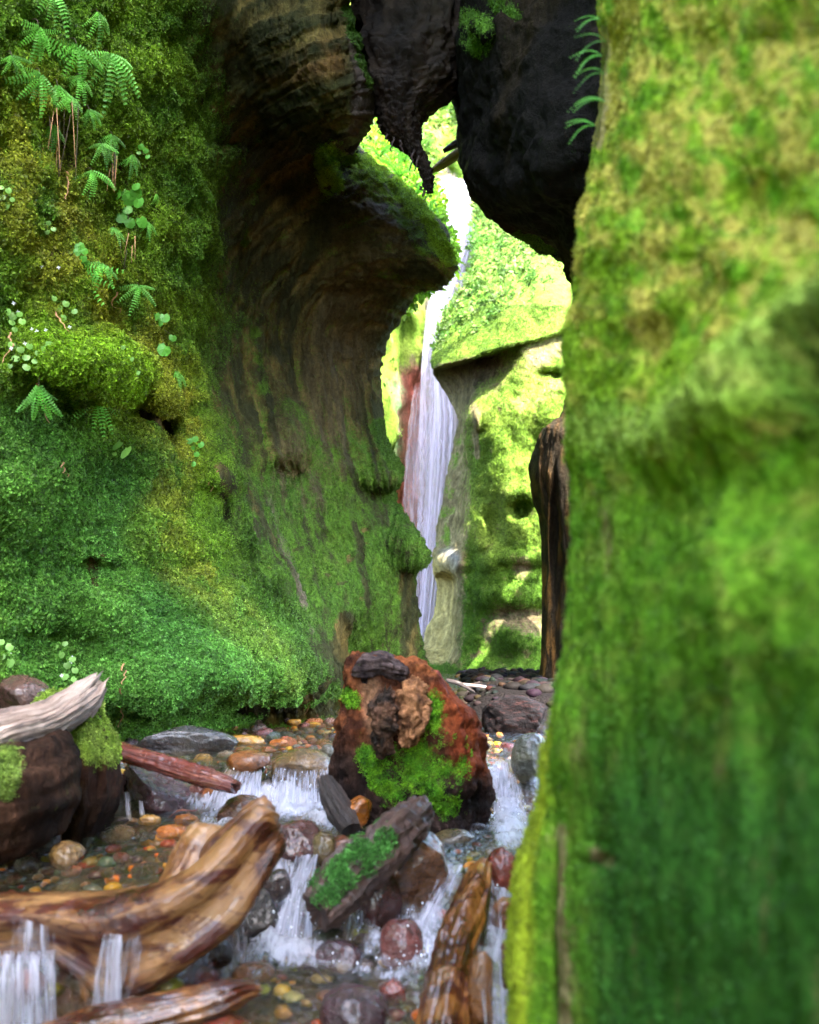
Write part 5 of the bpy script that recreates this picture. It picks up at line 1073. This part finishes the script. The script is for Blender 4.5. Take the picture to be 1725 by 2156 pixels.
casc = [
 ('cascade', [(572,1594,712,4.80),(566,1606,715,4.68),(560,1640,718,4.52),(552,1690,724,4.46)], 'veil of water sliding over the wide ochre boulder left of the stump'),
 ('cascade', [(470,1606,566,4.80),(462,1618,562,4.68),(440,1655,560,4.50),(420,1700,560,4.42)], 'white chute under the lower end of the reddish log'),
 ('cascade', [(1034,1598,1082,4.80),(1034,1612,1086,4.70),(1036,1660,1098,4.56),(1026,1745,1122,4.46)], 'narrow white cascade between the stump and the grey green boulder'),
 ('cascade', [(616,1795,676,3.66),(610,1820,672,3.56),(588,1890,664,3.42),(556,1990,668,3.22)], 'bright strand of water falling left of the mossy charred log'),
 ('cascade', [(935,1815,985,3.62),(912,1860,965,3.48),(872,1940,935,3.30),(862,2040,925,3.06)], 'white strand pouring between the big ochre boulder and the right log'),
 ('cascade', [(1016,1850,1044,3.36),(1024,1900,1054,3.16),(1030,1960,1062,3.02),(1022,2020,1054,2.94)], 'thin strand running down the right side of the ochre log'),
 ('cascade', [(1000,1990,1060,2.84),(1000,2040,1062,2.76),(1010,2110,1066,2.70),(1020,2200,1070,2.66)], 'water film sliding down the upright orange slab'),
 ('cascade', [(-30,2004,118,2.80),(-35,2025,122,2.74),(-40,2090,128,2.71),(-45,2220,130,2.70)], 'broad curtain of water falling from the driftwood at the lower left corner'),
 ('cascade', [(212,1958,262,2.78),(205,1985,262,2.74),(192,2070,264,2.72),(180,2220,262,2.70)], 'second curtain of water falling from the driftwood right of its root prong'),
 ('cascade', [(262,1950,300,2.79),(258,1985,300,2.75),(248,2050,292,2.73),(236,2110,270,2.72)], 'thin glossy film of water trailing down the driftwood beside the second curtain'),
 ('cascade', [(20,1905,110,2.84),(16,1940,112,2.80),(10,1980,116,2.78),(4,2020,120,2.78)], 'film of water sliding over the top of the driftwood above the broad curtain'),
 ('cascade', [(700,1890,800,3.5),(700,1905,800,3.45),(695,1940,800,3.38),(690,1985,790,3.3)], 'faint spray falling in the shade under the mossy charred log'),
]
for k, (nm, st, lab) in enumerate(casc):
    fall(nm, st, M_cas, lab, 'cascade', n=70, m=70, bulge=.025, dens=.12 if k in (2, 3, 7, 8, 1) else 0)
    st2 = [(a + 4, b, c - 4, d - .03) for a, b, c, d in st]
for (x, lab) in ((268, 'left one of two thin jets of water under the glittering boulder'), (297, 'right one of two thin jets of water under the glittering boulder')):
    fall('water_jet', [(x - 8, 1664, x + 4, 4.62), (x - 6, 1684, x + 6, 4.5), (x - 4, 1704, x + 8, 4.46), (x - 2, 1728, x + 14, 4.44)], M_cas, lab, 'water jet', n=30, m=20, bulge=.01, dens=.25)
# spray droplets thrown up round the falls
V0, F0 = ICO[2]; DV = []; DF = []; c = 0
for (x0, x1, y0, y1, n_, dz) in [(430,720,1650,1720,110,.06),(1030,1110,1690,1750,110,.05),(560,680,1880,2010,120,.08),(840,960,1930,2040,90,.06),(700,900,1950,2060,50,.05),(1000,1080,1900,2140,50,.06)]:
    for k in range(n_ // 2):
        x = rnd.uniform(x0, x1); y = rnd.uniform(y0, y1); d = ground_hit(x, y) - rnd.random() * .03; q = PA(x, y, d) + np.array((0, 0, abs(rnd.gauss(0, dz * .6))))
        r = rnd.choice((.0010, .0014, .0018, .0026)); DV.append(V0 * (r, r, r * rnd.uniform(1, 2.2)) + q); DF.append(F0 + c); c += len(V0)
t = NT('droplet_water'); t.b.inputs['Base Color'].default_value = (.85, .88, .95, 1); t.b.inputs['Roughness'].default_value = .08; t.b.inputs['Coat Weight'].default_value = 1
tag(link('spray_droplets', mesh_from('spray_droplets', np.concatenate(DV), np.concatenate(DF)), t.m), kind='stuff')

# ------------------------------------------------------------------ plants on the walls
from mathutils.kdtree import KDTree
def surf(Wg, gx, gy, x, y):
    D = (gx - x) ** 2 + (gy - y) ** 2; i, j = np.unravel_index(np.argmin(D), D.shape); i = min(max(i, 1), Wg.shape[0] - 2); j = min(max(j, 1), Wg.shape[1] - 2)
    p = Wg[i, j]; n = np.cross(Wg[i, j + 1] - Wg[i, j - 1], Wg[i + 1, j] - Wg[i - 1, j]); n /= max(np.linalg.norm(n), 1e-9)
    if n @ p > 0: n = -n
    return Vector(p), Vector(n)
M_fern = mat_leaf('fern_leaf', (.17, .50, .07), .4, .45); M_fernd = mat_leaf('sword_fern_leaf', (.07, .24, .02), .3, .4); M_round = mat_leaf('round_leaf', (.11, .38, .04), .25, .4); M_pale = mat_leaf('pale_leaf', (.24, .48, .10), .35, .4)
t = NT('stalk'); t.b.inputs['Base Color'].default_value = (.05, .03, .012, 1); M_stalk = t.m
t = NT('dry_stem'); t.b.inputs['Base Color'].default_value = (.42, .22, .10, 1); M_dry = t.m
t = NT('petal'); t.b.inputs['Base Color'].default_value = (.8, .78, .82, 1); M_petal = t.m

def finger_mesh(L, seed, droop=.35, pairs=13, wdt=.0165):
    """one frond finger: rib along +X with oblong leaflets both sides, arching down -Z"""
    r = random.Random(seed); V = []; Fc = []
    for k in range(pairs):
        t_ = (k + .6) / pairs; x = L * t_; z = -droop * L * t_ * t_ + .12 * L * math.sin(t_ * 3); ww = wdt * math.sin(math.pi * min(1, .18 + t_ * .78)) ** .6 * r.uniform(.9, 1.08); lw = L / pairs * .45
        for s in (-1, 1):
            i = len(V); fz = -.25 * ww
            V += [(x - lw * .4, 0, z), (x - lw, s * ww * .35, z + .001), (x - lw * .7 + .1 * ww, s * ww, z + fz), (x + lw * .7, s * ww * .98, z + fz), (x + lw, s * ww * .4, z + .001), (x + lw * .4, 0, z)]
            Fc += [(i, i + 1, i + 2, i + 3), (i, i + 3, i + 4, i + 5)]
    return mesh_from('frond', V, Fc, smooth=False)
FING = [finger_mesh(.145, k, .25 + .1 * k) for k in range(5)]
for f_ in FING: f_.materials.append(M_fern)
def tube(name, pts, r0, r1, k=5):
    pts = np.array([list(p) for p in pts]); n = max(len(pts) * 3, 6); C = catmull(pts, n); a = np.linspace(0, 2 * math.pi, k, endpoint=False); R = np.linspace(r0, r1, n)[:, None]
    tn = np.gradient(C, axis=0); tn /= np.maximum(np.linalg.norm(tn, axis=1, keepdims=True), 1e-9); ref = np.array((.3, .9, .2)); s = np.cross(tn, ref); s /= np.linalg.norm(s, axis=1, keepdims=True); b = np.cross(tn, s)
    G = C[:, None] + s[:, None] * (np.cos(a)[None] * R)[..., None] + b[:, None] * (np.sin(a)[None] * R)[..., None]
    return mesh_from(name, G.reshape(-1, 3), grid_faces(n, k, True))
def fern(x, y, size, nf, spread, lean, label, grid=None, mat=None, group=None):
    Wg, gx, gy = grid or (LW, Lpx, Lpy)
    p, n = surf(Wg, gx, gy, x, y - size * .25)
    view = (-p).normalized(); out = (n * .5 + view * .8).normalized()
    up = Vector((0, 0, 1)); side = out.cross(up).normalized() * -1; upl = side.cross(out).normalized()
    if upl.z < 0: upl = -upl
    s = 1.3 * size / F * p.length / .20
    hub = out * .09 * s
    root = empty('maidenhair_fern', p, label, 'fern', group)
    part('stalk', tube('stalk', [out * -.02, out * .05 * s + upl * .02 * s, hub], .0022, .0014), M_stalk, root)
    nf = {9: 7, 8: 6, 7: 6, 6: 5}.get(nf, nf)
    for k in range(nf):
        a = lean + 1.15 * spread * ((k + .5) / nf - .5) * 2 + rnd.gauss(0, .10)
        d = (side * math.sin(a) - upl * math.cos(a)) * 1.0 + out * rnd.uniform(.15, .45); d.normalize()
        z = (out - d * out.dot(d)).normalized(); yv = z.cross(d)
        me = FING[rnd.randrange(5)]; o = bpy.data.objects.new('frond', me); COL.objects.link(o); o.parent = root
        sc_ = s * rnd.uniform(.65, 1.1) * (1 - .18 * abs(a - lean) / max(spread, .1))
        M = Matrix((d, yv, z)).transposed().to_4x4(); M = Matrix.Translation(hub) @ M @ Matrix.Scale(sc_, 4); o.matrix_local = M
    return root
ferns = [
 (95, 10, 80, 7, .9, 0, 'maidenhair fern cut by the top edge of the picture'), (62, 62, 72, 7, 1.1, -.2, 'maidenhair fern, leftmost of the cluster at the upper left'), (112, 70, 80, 8, 1.3, .2, 'broad maidenhair fern in the middle of the upper left cluster'),
 (185, 45, 62, 6, 1.0, .2, 'small maidenhair fern at the upper right of the top left cluster'), (150, 108, 90, 9, 1.3, 0, 'large bright maidenhair fern below the broad one in the upper cluster'), (202, 150, 96, 9, 1.3, .1, 'largest maidenhair fern at the right end of the upper cluster'),
 (70, 172, 84, 8, 1.3, -.3, 'maidenhair fern with long left fingers under the leftmost fern'), (112, 186, 66, 6, .9, .2, 'maidenhair fern hanging over brown dead fronds'), (165, 178, 60, 6, 1.1, -.1, 'maidenhair fern tucked under the left side of the largest one'),
 (2, 130, 60, 6, 1.2, .5, 'maidenhair fern reaching in from the left edge'), (150, 232, 58, 6, 1.2, -.3, 'small drooping maidenhair fern, left of the pair under the upper cluster'), (180, 240, 56, 6, 1.2, .5, 'small drooping maidenhair fern, right of the pair under the upper cluster'),
 (120, 275, 60, 5, .7, 0, 'narrow maidenhair fern above a bundle of dead brown fronds'), (228, 300, 60, 6, 1.1, 0, 'maidenhair fern left of a small leafy sprig halfway down the upper wall'), (206, 325, 58, 6, 1.2, .2, 'maidenhair fern with splayed fingers in the middle of the upper wall'),
 (272, 335, 44, 5, .9, 0, 'small maidenhair fern nearest the dark hollow'), (188, 378, 66, 5, 1.2, .1, 'three fingered fern just above the round leaved plant'), (325, 418, 36, 3, .5, 0, 'tiny narrow fern at the edge of the dark hollow'),
 (238, 498, 44, 4, .9, 0, 'small fern directly under the big round leaved plant'), (292, 480, 40, 4, .8, .2, 'small curled fern right of the round leaved plant'), (208, 606, 108, 9, 1.35, .1, 'big pale maidenhair fern above the moss shoulder'), (190, 578, 70, 5, 1.2, 0, 'spread maidenhair fern behind the top of the big pale one'),
 (292, 620, 62, 7, 1.4, 0, 'fan shaped maidenhair fern right of the big pale one'), (368, 790, 44, 4, .8, .2, 'slim fern beside the round leaves at the edge of the hollow'), (85, 806, 84, 7, .8, .1, 'hanging maidenhair fern left of the bright moss shoulder'), (180, 880, 86, 8, .9, 0, 'pale hanging fern under the moss shoulder'),
]
for f_ in ferns: fern(*f_)
# ferns on the near wall's edge, blurred
for k, (x, y, lab) in enumerate([(1252, 45, 'top'), (1248, 88, 'second'), (1250, 118, 'third'), (1246, 155, 'fourth'), (1248, 205, 'fifth'), (1244, 265, 'lowest')]):
    p, n = surf(IW, Ipx, Ipy, x + 12, y)
    root = empty('wall_fern', p, lab + ' blurred small fern on the edge of the near right wall', 'fern')
    for j in range(3 if k != 3 else 2):
        o = bpy.data.objects.new('frond', FING[(k + j) % 5]); COL.objects.link(o); o.parent = root
        d = Vector((-1, -.1 + rnd.gauss(0, .25), .35 - .3 * j + rnd.gauss(0, .1))).normalized(); z = Vector((0, -.5, .9)); z = (z - d * z.dot(d)).normalized()
        o.matrix_local = Matrix((d, z.cross(d), z)).transposed().to_4x4() @ Matrix.Scale(.5, 4)

# round leaved plants
def leaf_disc(seed):
    r = random.Random(seed); V = [(0, 0, .0)]; n = 18
    for k in range(n):
        a = -math.pi + (k + .5) / n * 2 * math.pi; rr = 1 - .45 * math.exp(-((abs(a) - math.pi) / .35) ** 2) + .05 * math.cos(7 * a); V.append((rr * math.cos(a) + .15, rr * math.sin(a), -.16 * rr * rr + .03 * math.cos(7 * a)))
    Fc = [(0, k + 1, (k + 1) % n + 1) for k in range(n)]
    return mesh_from('leaf', V, Fc, smooth=False)
DISC = leaf_disc(1); DISC.materials.append(M_round); DISCP = leaf_disc(2); DISCP.materials.append(M_pale)
def leafy(name, x, y, leaves, label, cat='plant', pale=False, grid=None, group=None):
    """leaves: (dx, dy, radius) in frame units round the plant's root point"""
    Wg, gx, gy = grid or (LW, Lpx, Lpy); p, n = surf(Wg, gx, gy, x, y); view = (-p).normalized(); k_ = p.length / F
    root = empty(name, p, label, cat, group)
    side = Vector((1, 0, 0)); upl = Vector((0, 0, 1))
    for (dx, dy, r) in leaves:
        c = side * dx * k_ - upl * dy * k_ + view * rnd.uniform(.03, .07); z = (view * .9 + Vector((rnd.gauss(0, .3), 0, .35 + rnd.gauss(0, .2)))).normalized(); d = (-upl + side * rnd.gauss(0, .5)); d = (d - z * d.dot(z)).normalized()
        st = part('stem', tube('stem', [Vector((0, 0, 0)), c * .5 + upl * .01, c + d * -.0], .0013, .0008, 4), M_stalk if not pale else M_fernd, root)
        o = bpy.data.objects.new('leaf', DISCP if pale else DISC); COL.objects.link(o); o.parent = root
        o.matrix_local = Matrix.Translation(c) @ Matrix((d, z.cross(d), z)).transposed().to_4x4() @ Matrix.Scale(r * k_, 4)
    return root
leafy('round_leaved_plant', 262, 430, [(-20,-22,13),(0,-26,12),(20,-24,12),(-12,-8,12),(8,-10,14),(26,-6,12),(4,8,11),(-8,22,14),(10,36,11),(34,34,12),(-26,44,12),(20,-38,9)], 'big clump of round scalloped leaves on the upper mossy wall')
leafy('round_leaved_plant', 330, 690, [(-8,-24,12),(12,-22,11),(2,-10,9),(-6,34,14),(14,44,14),(30,20,8),(-14,30,9)], 'two tiered round leaved plant near the edge of the dark hollow')
leafy('round_leaved_plant', 245, 950, [(-2,-16,15),(16,-2,16),(-24,14,14),(-6,4,5)], 'plant with three large pale scalloped leaves on the middle wall', pale=True)
leafy('round_leaved_plant', 410, 950, [(-16,-18,7),(-4,-26,7),(8,-30,7),(20,-18,7),(2,-10,7),(-10,4,7),(12,2,6),(-8,16,7),(6,22,6),(-14,28,6)], 'sprig of small dark green leaves beside the edge of the hollow')
leafy('round_leaved_plant', 165, 536, [(0,-18,10),(-4,-6,8),(10,-8,7),(8,6,8),(-2,14,9),(16,14,6)], 'little round leaved plant above the big pale fern')
leafy('round_leaved_plant', 22, 665, [(-16,0,8),(-4,-8,7),(8,0,8),(20,-4,6),(-10,14,8),(6,12,7),(26,10,7),(-20,24,7),(12,26,6)], 'pale leafy patch with white flowers at the left edge', pale=True)
leafy('round_leaved_plant', 60, 740, [(-30,-16,8),(-14,-8,8),(4,-14,7),(22,0,8),(38,-10,14),(-22,10,8),(-2,8,8),(16,16,7),(0,28,8),(-34,26,6)], 'leafy patch with a broad pale leaf just left of the bright moss shoulder', pale=True)
leafy('round_leaved_plant', 135, 1390, [(-14,-30,7),(4,-36,6),(-2,-14,7),(20,-6,7),(10,6,8),(-20,2,5),(26,16,7),(6,28,8),(24,34,6),(-10,38,5)], 'pale small leaved plant above the bleached log end', pale=True)
leafy('round_leaved_plant', 12, 1375, [(-8,-24,7),(10,-14,8),(-6,4,8),(10,16,10),(-6,30,6)], 'pale small leaved plant at the left edge above the pinkish boulder', pale=True)
leafy('round_leaved_plant', 222, 765, [(-30,18,5),(-20,-12,6),(8,-28,5),(40,24,5),(26,-4,5)], 'few tiny leaves scattered over the bright moss shoulder', pale=True)
leafy('round_leaved_plant', 130, 640, [(-30,-10,7),(-14,4,6),(0,-12,6),(12,6,6),(24,-2,7),(-20,22,6),(4,24,6),(20,26,7),(40,14,6)], 'scattered yellow green leaves between the big fern and the left edge', pale=True)
leafy('round_leaved_plant', 110, 480, [(-10,-10,6),(4,-14,5),(-16,4,6),(2,4,5),(14,-2,5)], 'tiny leaf cluster on the left wall below the upper ferns', pale=True)
leafy('round_leaved_plant', 12, 400, [(-8,-10,7),(8,-4,6),(-4,10,7),(16,14,5),(6,28,7)], 'bright leaf cluster at the left edge halfway up the wall', pale=True)
leafy('round_leaved_plant', 285, 320, [(-6,-18,6),(8,-12,6),(18,-4,6),(4,0,5),(22,8,5)], 'leafy sprig beside the ferns nearest the hollow')
# white flowers
def flower(x, y, label, group):
    p, n = surf(LW, Lpx, Lpy, x, y); v = (-p).normalized(); root = empty('white_flower', p, label, 'flower', group)
    for k in range(4):
        a = k * 1.57 + .3; V = [(0, 0, 0), (.5, -.32, .05), (1, 0, .1), (.5, .32, .05)]
        me = mesh_from('petal', V, [(0, 1, 2, 3)], smooth=False); o = part('petal', me, M_petal, root); q = v.to_track_quat('Z', 'Y').to_matrix().to_4x4()
        o.matrix_local = Matrix.Translation(v * .05) @ q @ Matrix.Rotation(a, 4, 'Z') @ Matrix.Scale(.010, 4)
for (x, y) in [(70,690),(78,702),(95,700),(30,640),(45,655),(100,560),(128,562),(22,735),(140,700),(50,725),(150,1392),(160,1378),(35,1362),(28,1372),(140,1410)]:
    flower(x, y, 'tiny white flower in the small leaves on the left wall', 'tiny white flowers on the left wall')
# dead stems hanging from the moss
for k, (x0, y0, x1, y1, lab) in enumerate([(150,350,148,410,'pale dry stem hanging below the fern trio on the upper wall'), (210,680,232,722,'dry orange stem left of the two tiered plant'), (125,655,142,715,'dry orange stem in the middle of the left wall'), (252,622,258,660,'dry stem hanging under the fan shaped fern'),
     (112,980,122,1010,'short dry stem beneath the pale hanging fern'), (260,1445,258,1530,'long dry stem hanging down to the water behind the reddish log'), (262,1395,264,1440,'curled dry stem above the long one near the water'), (445,985,446,1040,'thin dry stem beside the small knob of rock'), (22,700,12,760,'brown stem at the left edge by the pale leafy patch'), (648,1478,650,1515,'dry stem at the foot of the hollow wall'), (240,500,243,560,'pale dry stem under the big clump of round leaves'), (78,800,86,905,'dry stem under the hanging fern left of the moss shoulder')]):
    a, n = surf(LW, Lpx, Lpy, x0, y0); b, n2 = surf(LW, Lpx, Lpy, x1, y1); v = (-a).normalized()
    strand(a + v * .05, b + v * .06, .005, 'dry_stem', lab, 'stem', M_dry)
# bundles of brown dead fronds
for k, (x, y, L_, lab) in enumerate([(112,225,130,'bundle of dead brown fronds hanging under the upper left ferns'), (235,330,90,'bundle of dead brown fronds hanging above the round leaved clump'), (150,230,150,'second bundle of dead brown fronds right of the longest bundle'), (255,500,60,'small bundle of dead fronds below the round leaved clump')]):
    p, n = surf(LW, Lpx, Lpy, x, y); v = (-p).normalized(); root = empty('dead_fronds', p, lab, 'dead fronds'); kk = p.length / F
    for j in range(9):
        off = Vector((rnd.gauss(0, 14) * kk, 0, rnd.gauss(0, 10) * kk)); e = off + Vector((rnd.gauss(0, 8) * kk, 0, -L_ * kk * rnd.uniform(.5, 1)))
        part('dead_frond', tube('dead_frond', [off + v * .02, (off + e) / 2 + v * .06, e + v * .04], .003, .0015, 4), M_dry if j % 2 else M_stalk, root)

# sword ferns on the sunlit bank
FR = finger_mesh(1.0, 77, .45, 22, .10); FR.materials.append(M_fernd)
for k, (x, y, d, s) in enumerate([(800, 330, 12.2, 62), (842, 372, 11.9, 66), (876, 410, 11.8, 60), (850, 340, 12.6, 50), (905, 450, 11.7, 46)]):
    p = P(x, y, d); root = empty('sword_fern', p, ['sunlit sword fern nearest the hanging roots', 'largest sunlit sword fern in the middle of the leafy bank', 'sunlit sword fern halfway down the leafy bank', 'sunlit sword fern at the back of the leafy bank', 'lowest sunlit sword fern above the beak of rock'][k], 'fern')
    for j in range(9):
        a = j / 9 * 6.28 + rnd.gauss(0, .2); d_ = Vector((math.cos(a), math.sin(a) * .7, rnd.uniform(.3, .9))).normalized(); z = Vector((0, 0, 1)); z = (z - d_ * z.dot(d_)).normalized()
        o = bpy.data.objects.new('frond', FR); COL.objects.link(o); o.parent = root; o.matrix_local = Matrix((d_, z.cross(d_), z)).transposed().to_4x4() @ Matrix.Scale(s / F * d * rnd.uniform(.7, 1.1), 4)
